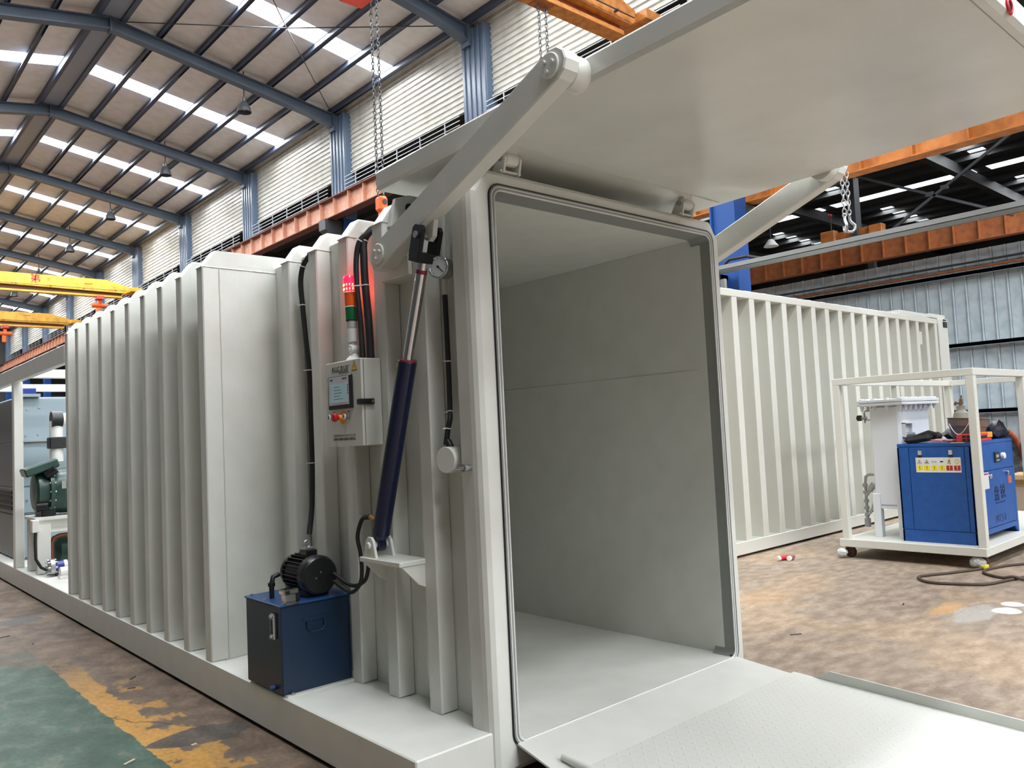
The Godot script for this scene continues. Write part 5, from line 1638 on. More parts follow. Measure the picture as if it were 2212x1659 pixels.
func equipment_cart() -> void:
	var x0 := 8.78
	var x1 := 12.2
	var z0 := -4.41
	var z1 := -2.90
	var c := thing("equipment_cart", "white open frame cart on wheels carrying the blue compressor", "cart", Vector3(10.5, 0, -3.65))
	var b := MB.new()
	for q in [[x0, x0 + 0.08, z0, z1], [x1 - 0.08, x1, z0, z1], [x0 + 0.08, x1 - 0.08, z0, z0 + 0.08], [x0 + 0.08, x1 - 0.08, z1 - 0.08, z1]]:
		b = MB.new(); b.bx(q[0], q[1], 0.128, 0.215, q[2], q[3], 0.005)
		part(b, "base_beam", M.frame_white, c)
	b = MB.new(); b.bx(x0 + 0.07, x1 - 0.07, 0.2, 0.213, z0 + 0.07, z1 - 0.07)
	part(b, "deck", M.frame_white, c)
	for q in [[x0 + 0.02, z0 + 0.03], [x0 + 0.02, z1 - 0.08], [10.35, z0 + 0.03], [10.35, z1 - 0.08], [x1 - 0.1, z0 + 0.03], [x1 - 0.1, z1 - 0.08]]:
		b = MB.new(); b.bx(q[0], q[0] + 0.078, 0.213, 1.945, q[1], q[1] + 0.078, 0.005)
		part(b, "post", M.frame_white, c)
	for q in [[x0 + 0.02, x0 + 0.1, z0 + 0.03, z1], [x1 - 0.1, x1 - 0.02, z0 + 0.03, z1], [x0 + 0.1, x1 - 0.1, z0 + 0.03, z0 + 0.11], [x0 + 0.1, x1 - 0.1, z1 - 0.08, z1]]:
		b = MB.new(); b.bx(q[0], q[1], 1.945, 2.02, q[2], q[3], 0.005)
		part(b, "top_beam", M.frame_white, c)
	for q in [[8.89, -4.34], [8.93, -3.0], [12.05, -4.34], [12.05, -3.0]]:
		b = MB.new(); b.cyl(Vector3(q[0] - 0.025, 0.062, q[1]), Vector3(q[0] + 0.025, 0.062, q[1]), 0.062, 20, 0.008); b.bx(q[0] - 0.035, q[0] + 0.035, 0.11, 0.13, q[1] - 0.05, q[1] + 0.05)
		part(b, "wheel", M.wheel_brown, c)
	# film and tape wound round two of the wheels
	for q in [[8.80, -4.40, 0.08], [8.87, -3.02, 0.13]]:
		b = MB.new()
		for k in 7: b.t = Transform3D(Basis(Vector3(0.3, 1, 0.2).normalized(), k * 0.9), Vector3(q[0] - 0.015, 0.058 + 0.004 * (k % 3), q[1] + 0.01 * (k % 3))); b.box(Vector3.ZERO, Vector3(0.09, 0.085 - 0.004 * k, q[2]), 0.02)
		part(b, "wheel_wrap", M.wrap_foil, c, "crumpled silver film round a wheel")
	b = MB.new(); b.bx(8.80, 8.90, 0.004, 0.045, -2.99, -2.93, 0.008)
	part(b, "wheel_tape", M.tape_yellow, c, "yellow tape on the wheel wrap")
	# box shaped vessel with a bolted lid on four legs
	var v := thing("bolted_vessel", "white square vessel with bolted lid on legs behind the blue compressor", "vessel", Vector3(9.55, 0.213, -3.95))
	b = MB.new(); b.bx(9.13, 9.97, 0.56, 1.69, -4.13, -3.80, 0.02)
	part(b, "tank", M.vessel_white, v)
	b = MB.new(); b.bx(9.03, 10.07, 1.69, 1.722, -4.22, -3.71, 0.004)
	part(b, "flange", M.vessel_white, v)
	b = MB.new(); b.bx(9.05, 10.05, 1.720, 1.727, -4.20, -3.73)
	part(b, "lid_gasket", M.dark_steel, v)
	b = MB.new(); b.bx(9.03, 10.07, 1.727, 1.757, -4.22, -3.71, 0.004)
	var lid := part(b, "lid", M.vessel_white, v)
	var spots := []
	for k in 4: spots.append(Vector2(9.075, -4.18 + 0.142 * k)); spots.append(Vector2(10.025, -4.18 + 0.142 * k))
	for k in 6: spots.append(Vector2(9.22 + 0.132 * k, -3.755)); spots.append(Vector2(9.22 + 0.132 * k, -4.18))
	for p in spots:
		b = MB.new(); b.cyl(Vector3(p.x, 1.757, p.y), Vector3(p.x, 1.776, p.y), 0.033, 6, 0.004)
		part(b, "bolt_head", M.vessel_white, lid)
		b = MB.new(); b.cyl(Vector3(p.x, 1.663, p.y), Vector3(p.x, 1.69, p.y), 0.024, 6, 0.002); b.cyl(Vector3(p.x, 1.635, p.y), Vector3(p.x, 1.663, p.y), 0.014, 8)
		part(b, "bolt_nut", M.vessel_white, lid)
	for q in [[9.11, -4.15], [9.11, -3.88], [9.91, -4.15], [9.91, -3.88]]:
		b = MB.new(); b.bx(q[0], q[0] + 0.08, 0.213, 0.70, q[1], q[1] + 0.085, 0.004)
		part(b, "leg", M.vessel_white, v)
	b = MB.new(); b.bx(9.13, 9.15, 0.53, 0.56, -4.1, -3.83)
	part(b, "skirt", M.vessel_white, v)
	b = MB.new()
	b.tube([Vector3(9.2, 1.64, -4.13), Vector3(9.2, 1.64, -4.20), Vector3(9.2, 1.62, -4.215), Vector3(9.2, 1.50, -4.215)], 0.011, 8)
	b.cyl(Vector3(9.2, 1.56, -4.19), Vector3(9.2, 1.56, -4.25), 0.016, 10); b.tube([Vector3(9.2, 1.535, -4.13), Vector3(9.2, 1.535, -4.2)], 0.01, 8)
	part(b, "sample_cock", M.zinc, v)
	b = MB.new(); b.cyl(Vector3(9.2, 1.56, -4.25), Vector3(9.2, 1.56, -4.30), 0.034, 16, 0.006)
	part(b, "cock_knob", M.black_plastic, v)
	b = MB.new()
	b.tube([Vector3(9.25, 0.905, -4.12), Vector3(9.25, 0.905, -4.24), Vector3(9.25, 0.88, -4.275), Vector3(9.25, 0.80, -4.288), Vector3(9.25, 0.40, -4.288)], 0.017, 10)
	for y in [0.78, 0.70, 0.60, 0.52, 0.44]: b.cyl(Vector3(9.25, y - 0.02, -4.288), Vector3(9.25, y + 0.02, -4.288), 0.028, 10, 0.004)
	b.tube([Vector3(9.25, 0.66, -4.285), Vector3(9.25, 0.73, -4.23), Vector3(9.25, 0.76, -4.17), Vector3(9.25, 0.76, -4.13)], 0.02, 10); b.cyl(Vector3(9.25, 0.72, -4.24), Vector3(9.25, 0.80, -4.18), 0.035, 12, 0.006)
	b.tube([Vector3(9.25, 0.44, -4.288), Vector3(9.25, 0.50, -4.22), Vector3(9.25, 0.56, -4.2), Vector3(9.25, 0.58, -4.13)], 0.02, 10)
	part(b, "drain_pipework", M.zinc, v)
	b = MB.new(); b.cyl(Vector3(9.25, 0.30, -4.288), Vector3(9.25, 0.40, -4.288), 0.034, 14, 0.004)
	part(b, "pipe_end", M.gasket_grey, v)
	b = MB.new(); b.bx(9.19, 9.38, 1.478, 1.488, -3.80, -3.74); b.bx(9.19, 9.20, 1.33, 1.488, -3.80, -3.76); b.bx(9.37, 9.39, 1.33, 1.488, -3.80, -3.76)
	part(b, "bracket", M.vessel_white, v)
	b = MB.new(); b.cyl(Vector3(9.20, 1.35, -3.775), Vector3(9.42, 1.35, -3.775), 0.03, 12, 0.004)
	part(b, "side_valve", M.zinc, v)
	# gas bottle behind
	var g := thing("gas_bottle", "grey gas bottle with brown brass valve behind the blue compressor", "gas cylinder", Vector3(11.2, 0.213, -3.87))
	b = MB.new(); b.t = Transform3D(Basis(), Vector3(11.2, 0.213, -3.87))
	b.lathe([Vector2(0.0, 0.0), Vector2(0.108, 0.0), Vector2(0.11, 0.02), Vector2(0.11, 1.22), Vector2(0.105, 1.28), Vector2(0.085, 1.35), Vector2(0.055, 1.38), Vector2(0.05, 1.40), Vector2(0.05, 1.44), Vector2(0.0, 1.44)], 28)
	part(b, "bottle", M.cylinder_grey, g)
	b = MB.new(); b.cyl(Vector3(11.2, 1.65, -3.87), Vector3(11.2, 1.74, -3.86), 0.022, 10); b.cyl(Vector3(11.2, 1.69, -3.92), Vector3(11.2, 1.69, -3.84), 0.014, 10); b.cyl(Vector3(11.2, 1.74, -3.86), Vector3(11.2, 1.79, -3.85), 0.010, 8); b.cyl(Vector3(11.2, 1.665, -3.94), Vector3(11.2, 1.71, -3.92), 0.016, 8)
	part(b, "valve", M.valve_brown, g)

func blue_compressor() -> void:
	var x0 := 8.95
	var x1 := 10.23
	var z0 := -3.77
	var z1 := -3.03
	var y0 := 0.213
	var y1 := 1.26
	var c := thing("air_compressor", "bright blue cabinet compressor with warning stickers on the white cart", "air compressor", Vector3(9.6, y0, -3.4))
	var b := MB.new(); b.bx(x0 + 0.012, x1 - 0.012, 0.335, y1 - 0.012, z0 + 0.012, z1 - 0.012)
	part(b, "core", M.line_blue, c)
	b = MB.new(); b.bx(x0, x1, y1 - 0.035, y1, z0, z1, 0.004)
	part(b, "top_cover", M.compressor_blue, c)
	# plinth with arched openings at the ends
	b = MB.new(); b.t = Transform3D(Basis(), Vector3(0, 0, 0))
	var arch := PackedVector2Array([Vector2(x0, y0), Vector2(x0, 0.338), Vector2(x1, 0.338), Vector2(x1, y0), Vector2(x1 - 0.02, y0), Vector2(x1 - 0.10, 0.285), Vector2(x0 + 0.32, 0.285), Vector2(x0 + 0.26, y0)])
	b.prism(arch, z1 - 0.02, z1, 0.002); b.prism(arch, z0, z0 + 0.02, 0.002)
	b.bx(x0, x0 + 0.02, y0, 0.338, z0, z1, 0.002); b.bx(x1 - 0.02, x1, y0, 0.338, z0, z1)
	part(b, "plinth", M.compressor_blue, c)
	var px := func(u: float) -> float: return z0 + u * (z1 - z0)
	for q in [[0.0, 0.16, 0.342, 1.222], [0.166, 0.908, 0.342, 1.222], [0.914, 1.0, 0.342, 1.222]]:
		b = MB.new(); b.bx(x0, x0 + 0.02, q[2], q[3], px.call(q[0]), px.call(q[1]), 0.003)
		part(b, "front_panel", M.compressor_blue, c)
	for q in [[x0, 9.235, 0.342, 1.222], [9.24, x1 - 0.06, 0.335 + 0.01, 0.938], [9.24, x1, 0.944, 1.222], [x1 - 0.056, x1, 0.342, 0.938]]:
		b = MB.new(); b.bx(q[0], q[1], q[2], q[3], z1 - 0.02, z1, 0.003)
		part(b, "end_panel", M.compressor_blue, c)
	b = MB.new(); b.bx(x1 - 0.02, x1, 0.342, 1.222, z0, z1, 0.003); b.bx(x0, x1, 0.342, 1.222, z0, z0 + 0.02, 0.003)
	part(b, "back_panel", M.compressor_blue, c)
	# turn latches
	for u in [0.32, 0.735]:
		b = MB.new(); b.bx(x0 - 0.012, x0 + 0.002, 1.135, 1.19, px.call(u) - 0.022, px.call(u) + 0.022, 0.006)
		var lt := part(b, "latch", M.chrome, c, "bright turn latch")
		b = MB.new(); b.bx(x0 - 0.01, x0 + 0.001, 1.118, 1.135, px.call(u) - 0.018, px.call(u) + 0.022)
		part(b, "latch_bolt", M.black_plastic, lt)
	# warning plate: six pictograms over six signal boxes
	var ya := 1.112
	var yb := 0.955
	b = MB.new(); b.bx(x0 - 0.002, x0 + 0.001, yb, ya, px.call(0.255), px.call(0.86))
	var wp := part(b, "warning_plate", M.sticker_white, c, "white plate with six hazard pictograms")
	for k in 6:
		var zc: float = px.call(0.255 + 0.605 * (k + 0.5) / 6.0)
		b = MB.new(); b.bx(x0 - 0.003, x0 - 0.001, 1.035, 1.102, zc - 0.031, zc + 0.031)
		part(b, "pictogram_field", M.sticker_white if k < 4 else M.cream, wp)
		b = MB.new(); b.bx(x0 - 0.003, x0 - 0.001, 0.975, 1.027, zc - 0.031, zc + 0.031)
		part(b, "signal_box", M.sticker_yellow if k < 4 else M.sticker_red, wp)
		b = MB.new()
		b.bx(x0 - 0.0038, x0 - 0.0028, 1.002, 1.02, zc - 0.004, zc + 0.004); b.bx(x0 - 0.0038, x0 - 0.0028, 0.984, 0.994, zc - 0.004, zc + 0.004)
		part(b, "exclamation", M.sticker_red if k < 4 else M.sticker_yellow, wp)
		b = MB.new()
		var o := Vector3(x0 - 0.0034, 1.068, zc)
		if k < 2:
			strokes(b, o, FACE_LEFT, 0.05, 0.05, [[0.05, 0.1, 0.5, 0.95], [0.5, 0.95, 0.95, 0.1], [0.95, 0.1, 0.05, 0.1]], 0.003)
			strokes(b, o, FACE_LEFT, 0.05, 0.05, [[0.5, 0.55, 0.5, 0.25]] if k == 0 else [[0.3, 0.3, 0.7, 0.45], [0.5, 0.2, 0.6, 0.5]], 0.007)
		elif k == 2: strokes(b, o, FACE_LEFT, 0.05, 0.05, [[0.0, 0.4, 0.6, 0.4], [0.0, 0.4, 0.1, 0.65], [0.1, 0.65, 0.5, 0.65], [0.5, 0.65, 0.6, 0.4], [0.7, 0.3, 1.0, 0.6], [0.7, 0.6, 1.0, 0.3]], 0.002)
		elif k == 3: b.bar(o + Vector3(0, 0, -0.014), o + Vector3(0, 0, 0.012), 0.014, 0.001, 0.0, Vector3(1, 0, 0)); b.bar(o + Vector3(0, 0.004, 0.006), o + Vector3(0, 0.004, 0.018), 0.007, 0.001, 0.0, Vector3(1, 0, 0))
		elif k == 4: strokes(b, o, FACE_LEFT, 0.05, 0.056, [[0.55, 0.95, 0.55, 0.8], [0.5, 0.75, 0.45, 0.4], [0.45, 0.4, 0.7, 0.2], [0.7, 0.2, 0.65, 0.0], [0.45, 0.4, 0.2, 0.1], [0.5, 0.72, 0.8, 0.55], [0.5, 0.72, 0.25, 0.55]], 0.006)
		else: strokes(b, o, FACE_LEFT, 0.05, 0.05, [[0.1, 0.5, 0.3, 0.85], [0.3, 0.85, 0.7, 0.85], [0.7, 0.85, 0.9, 0.5], [0.9, 0.5, 0.7, 0.15], [0.7, 0.15, 0.3, 0.15], [0.3, 0.15, 0.1, 0.5]], 0.002)
		part(b, "pictogram", M.print_black, wp)
	# end face: controller, knob, labels, locks, lettering
	b = MB.new(); b.bx(9.61, 9.76, 1.015, 1.13, z1 - 0.002, z1 + 0.012, 0.004)
	var ct := part(b, "controller", M.black_plastic, c, "small black controller")
	b = MB.new(); b.bx(9.645, 9.725, 1.068, 1.10, z1 + 0.012, z1 + 0.013); b.bx(9.645, 9.735, 1.032, 1.048, z1 + 0.012, z1 + 0.013)
	part(b, "readout", M.gasket_grey, ct)
	b = MB.new(); b.cyl(Vector3(9.838, 1.08, z1), Vector3(9.838, 1.08, z1 + 0.04), 0.034, 20, 0.006)
	part(b, "stop_knob", M.white_plastic, c)
	b = MB.new(); b.bx(9.25, 9.395, 0.757, 0.93, z1, z1 + 0.002)
	var l1 := part(b, "label_sheet", M.screen_bezel, c, "grey paper label")
	b = MB.new(); b.bx(9.262, 9.38, 0.905, 0.922, z1 + 0.001, z1 + 0.003)
	part(b, "label_head", M.sticker_red, l1)
	b = MB.new(); b.bx(10.0, 10.105, 0.765, 0.845, z1, z1 + 0.002)
	part(b, "label_sheet", M.cloth_orange, c)
	for x in [9.415, 9.943]:
		b = MB.new(); b.cyl(Vector3(x, 0.895, z1), Vector3(x, 0.895, z1 + 0.03), 0.018, 12, 0.003); b.bx(x - 0.004, x + 0.03, 0.86, 0.885, z1 + 0.01, z1 + 0.02)
		part(b, "lock", M.chrome, c)
	b = MB.new()
	var pan := [[0.45, 1.0, 0.3, 0.88], [0.25, 0.85, 0.78, 0.85], [0.25, 0.85, 0.12, 0.42], [0.78, 0.85, 0.78, 0.45], [0.05, 0.62, 0.98, 0.62], [0.45, 0.78, 0.55, 0.7], [0.45, 0.56, 0.55, 0.48], [0.78, 0.45, 0.66, 0.45], [0.15, 0.34, 0.85, 0.34], [0.15, 0.34, 0.15, 0.02], [0.85, 0.34, 0.85, 0.02], [0.38, 0.34, 0.38, 0.02], [0.62, 0.34, 0.62, 0.02], [0.0, 0.02, 1.0, 0.02]]
	var rui := [[0.22, 1.0, 0.02, 0.72], [0.2, 0.82, 0.4, 0.82], [0.12, 0.62, 0.4, 0.62], [0.04, 0.44, 0.42, 0.44], [0.22, 0.62, 0.22, 0.05], [0.22, 0.05, 0.42, 0.2], [0.55, 1.0, 0.65, 0.85], [0.92, 1.0, 0.8, 0.85], [0.52, 0.78, 0.95, 0.78], [0.52, 0.78, 0.52, 0.5], [0.95, 0.78, 0.95, 0.5], [0.52, 0.5, 0.95, 0.5], [0.62, 0.5, 0.45, 0.0], [0.82, 0.5, 0.82, 0.1], [0.82, 0.1, 1.0, 0.08], [1.0, 0.08, 1.0, 0.22]]
	strokes(b, Vector3(9.60, 0.695, z1 + 0.0012), FACE_FRONT, 0.15, 0.155, pan, 0.014)
	strokes(b, Vector3(9.79, 0.695, z1 + 0.0012), FACE_FRONT, 0.15, 0.155, rui, 0.014)
	part(b, "maker_characters", M.print_black, c, "two black chinese characters")
	lettering("Panrui Compressor", Vector3(9.70, 0.585, z1 + 0.0006), FACE_FRONT, 0.31, 0.026, M.print_black, c, false)
	lettering("PR7.5-8", Vector3(9.68, 0.42, z1 + 0.0006), FACE_FRONT, 0.31, 0.075, M.print_black, c, false)
	# things left on top of it
	var t := MB.new()
	for q in [[Vector3(9.12, 1.305, -3.60), Vector3(0.30, 0.075, 0.26), 0.25], [Vector3(9.20, 1.325, -3.50), Vector3(0.24, 0.09, 0.14), -0.35]]:
		t.t = Transform3D(Basis(Vector3(0, 1, 0), q[2]) * Basis(Vector3(1, 0, 0), -0.12), q[0]); t.box(Vector3.ZERO, q[1], 0.034)
	t.t = Transform3D(); t.tube([Vector3(9.1, 1.29, -3.72), Vector3(9.11, 1.33, -3.6), Vector3(9.14, 1.37, -3.5), Vector3(9.16, 1.34, -3.42)], 0.03, 10)
	single(t, "black_cloth", M.cloth_black, "crumpled black cloth on top of the blue compressor", "cloth", Vector3(9.12, y1, -3.55))
	t = MB.new()
	for k in 6:
		var a := k * 0.11
		t.t = Transform3D(Basis(Vector3(0, 1, 0), a) * Basis(Vector3(1, 0, 0), 0.06 + 0.03 * k), Vector3(9.12 + 0.01 * k, 1.285 - 0.003 * k + 0.008 * (k % 2), -3.40 + 0.035 * k)); t.box(Vector3.ZERO, Vector3(0.13, 0.016, 0.12), 0.006)
	single(t, "pink_cloth", M.cloth_pink, "folded pink cloth beside the black cloth on the compressor", "cloth", Vector3(9.15, y1, -3.32))
	var bk := thing("brown_bucket", "dented brown metal bucket on top of the blue compressor", "bucket", Vector3(9.65, y1, -3.30))
	t = MB.new(); t.t = Transform3D(Basis(Vector3(1, 0, 0), 0.06) * Basis(Vector3(0, 0, 1), -0.05), Vector3(9.65, y1 + 0.006, -3.29))
	t.lathe([Vector2(0.0, 0.0), Vector2(0.13, 0.0), Vector2(0.155, 0.04), Vector2(0.185, 0.15), Vector2(0.189, 0.155), Vector2(0.192, 0.15), Vector2(0.20, 0.23), Vector2(0.21, 0.235), Vector2(0.2, 0.24), Vector2(0.185, 0.16), Vector2(0.15, 0.03), Vector2(0.0, 0.02)], 32)
	part(t, "pail", M.bucket_brown, bk)
	t = MB.new(); var arc := []
	for k in 13: arc.append(Vector3(9.455 - 0.03 * sin(PI * k / 12.0), 1.455 - 0.12 * sin(PI * k / 12.0), -3.40 + 0.2 * k / 12.0))
	t.tube(arc, 0.004, 6)
	part(t, "bail", M.cable_tie, bk)
	var lv := thing("red_charger", "red and amber charger with sockets on the edge of the blue compressor", "charger", Vector3(9.08, y1, -3.08))
	t = MB.new(); t.bx(9.02, 9.12, y1, y1 + 0.085, -3.185, -3.035, 0.006)
	part(t, "case", M.level_red, lv)
	for k in 2:
		for j in 2:
			t = MB.new(); t.bx(9.015, 9.03, y1 + 0.012 + 0.036 * j, y1 + 0.040 + 0.036 * j, -3.125 + 0.042 * k, -3.092 + 0.042 * k, 0.002)
			part(t, "socket", M.black_plastic, lv)
	t = MB.new(); t.bx(9.14, 9.62, y1, y1 + 0.025, -3.12, -3.04, 0.004); t.bx(9.14, 9.62, y1 + 0.055, y1 + 0.08, -3.12, -3.04, 0.004)
	part(t, "tray", M.level_red, lv)
	t = MB.new(); t.bx(9.5, 9.64, y1 + 0.03, y1 + 0.09, -3.125, -3.035, 0.006)
	part(t, "battery", M.level_amber, lv)
	t = MB.new(); t.bx(9.14, 9.5, y1 + 0.025, y1 + 0.055, -3.115, -3.05)
	part(t, "inner_block", M.black_plastic, lv)
	t = MB.new(); t.box(Vector3(8.965, y1 + 0.002, -3.16), Vector3(0.05, 0.004, 0.12))
	single(t, "paper_slip", M.cream, "cream paper slip under the red charger", "paper", Vector3(8.965, y1, -3.16))
	# tarpaulin pulled over the far end and hanging down it
	var prof := [Vector2(9.72, 1.42), Vector2(9.82, 1.47), Vector2(9.95, 1.44), Vector2(10.08, 1.36), Vector2(10.2, 1.31), Vector2(10.3, 1.27), Vector2(10.36, 1.18), Vector2(10.42, 1.05), Vector2(10.46, 0.94), Vector2(10.5, 0.86)]
	t = MB.new()
	var nz := 14
	var f := FastNoiseLite.new()
	f.seed = 5; f.frequency = 2.2
	var grid := []
	for i in prof.size():
		var row := []
		for j in nz + 1:
			var z := -3.02 - 0.62 * j / nz
			var w := f.get_noise_2d(i * 0.23, j * 0.33)
			var fold := sin(j * 1.15 + i * 0.25) * 0.028
			var y: float = prof[i].y + (w * 0.07 + fold) * (0.6 if i < 5 else 0.25) - 0.12 * (float(j) / nz) * (1.0 if i < 5 else 0.0)
			row.append(Vector3(prof[i].x + (fold + w * 0.05) * (0.3 if i < 5 else 1.0), maxf(y, 1.268) if i < 5 else y, z))
		grid.append(row)
	for i in prof.size() - 1:
		for j in nz:
			var a: Vector3 = grid[i][j]
			var d: Vector3 = grid[i + 1][j]
			var e: Vector3 = grid[i + 1][j + 1]
			var g: Vector3 = grid[i][j + 1]
			t.quad(a, d, e, g)
			var th := Vector3(-0.006, -0.008, 0)
			t.quad(g + th, e + th, d + th, a + th)
	for i in prof.size() - 1:
		for j in [0, nz]:
			var th := Vector3(-0.006, -0.008, 0)
			t.qo(grid[i][j], grid[i + 1][j], grid[i + 1][j] + th, grid[i][j] + th, Vector3(0, 0, 1 if j == 0 else -1))
	single(t, "grey_tarpaulin", M.tarp, "grey tarpaulin draped over the end of the blue compressor", "tarpaulin", Vector3(10.1, y1, -3.3))
	t = MB.new(); t.tube([Vector3(10.16, 1.33, -3.03), Vector3(10.32, 1.25, -3.015), Vector3(10.42, 1.12, -3.01), Vector3(10.5, 0.98, -3.0)], 0.028, 8)
	single(t, "orange_rag", M.cloth_orange, "rust orange rag on the edge of the grey tarpaulin", "cloth", Vector3(10.3, 1.2, -3.02))

# ---------------------------------------------------------------- cranes, hoists, chains
func crane_bridge(called: String, label: String, z: float, side: Material, belly: Material, x_left: float, half := 0.6) -> Node3D:
	var c := thing(called, label, "crane", Vector3(6.0, 9.0, z))
	var b := MB.new(); b.t = Transform3D(Basis(), Vector3(0, 0, z))
	b.prism(PackedVector2Array([Vector2(x_left, 9.44), Vector2(11.9, 9.30), Vector2(12.05, 9.40), Vector2(12.05, 9.62), Vector2(11.0, 9.90), Vector2(x_left, 9.90)]), -0.22, 0.22, 0.006)
	part(b, "box_beam", side, c)
	b = MB.new(); b.bx(x_left, 11.75, 9.16, 9.45, z - 0.05, z + 0.05)
	part(b, "track_web", belly, c, "brown web of the hoist track")
	b = MB.new(); b.bx(x_left, 11.75, 9.07, 9.16, z - 0.16, z + 0.16, 0.006)
	part(b, "track_flange", side, c)
	b = MB.new(); b.bx(12.02, 12.56, 9.36, 9.56, z - half, z + half, 0.01)
	part(b, "end_carriage", side, c)
	for s in [-0.45, 0.45]:
		b = MB.new(); b.cyl(Vector3(12.40, 9.345, z + s), Vector3(12.50, 9.345, z + s), 0.1, 16, 0.01)
		part(b, "wheel", M.dark_steel, c)
	b = MB.new(); b.tube([Vector3(x_left, 9.40, z + 0.3), Vector3(11.9, 9.40, z + 0.3)], 0.012, 6)
	for k in 6: b.bx(11.4 - k * 1.4, 11.43 - k * 1.4, 9.38, 9.42, z + 0.2, z + 0.32)
	part(b, "cable_wire", M.dark_steel, c)
	return c

func chain_links(b: MB, top: Vector3, length: float, pitch: float, r: float, seg := 5) -> void:
	var k := int(length / pitch)
	for i in k:
		var c := top - Vector3(0, pitch * (i + 0.5), 0)
		var w := Vector3(1, 0, 0) if i % 2 == 0 else Vector3(0, 0, 1)
		w = w.rotated(Vector3.UP, 0.7)
		var q := []
		for j in 8:
			var a := TAU * j / 8.0
			q.append(c + w * cos(a) * pitch * 0.36 + Vector3.UP * sin(a) * pitch * 0.66)
		b.tube(q, r, seg, true)

func hook(b: MB, at: Vector3, s: float, turn: float) -> void:
	var x := Vector3.RIGHT.rotated(Vector3.UP, turn)
	var q := []
	for p in [[0.0, 0.0], [0.0, -0.25], [-0.12, -0.42], [-0.30, -0.60], [-0.30, -0.85], [-0.12, -1.02], [0.14, -1.0], [0.28, -0.82], [0.26, -0.62]]: q.append(at + x * p[0] * s + Vector3.UP * p[1] * s)
	b.tube(q, s * 0.10, 8)
	b.tube(circle(at + Vector3(0, 0.06 * s, 0), x, 0.12 * s, 12), s * 0.05, 6, true)

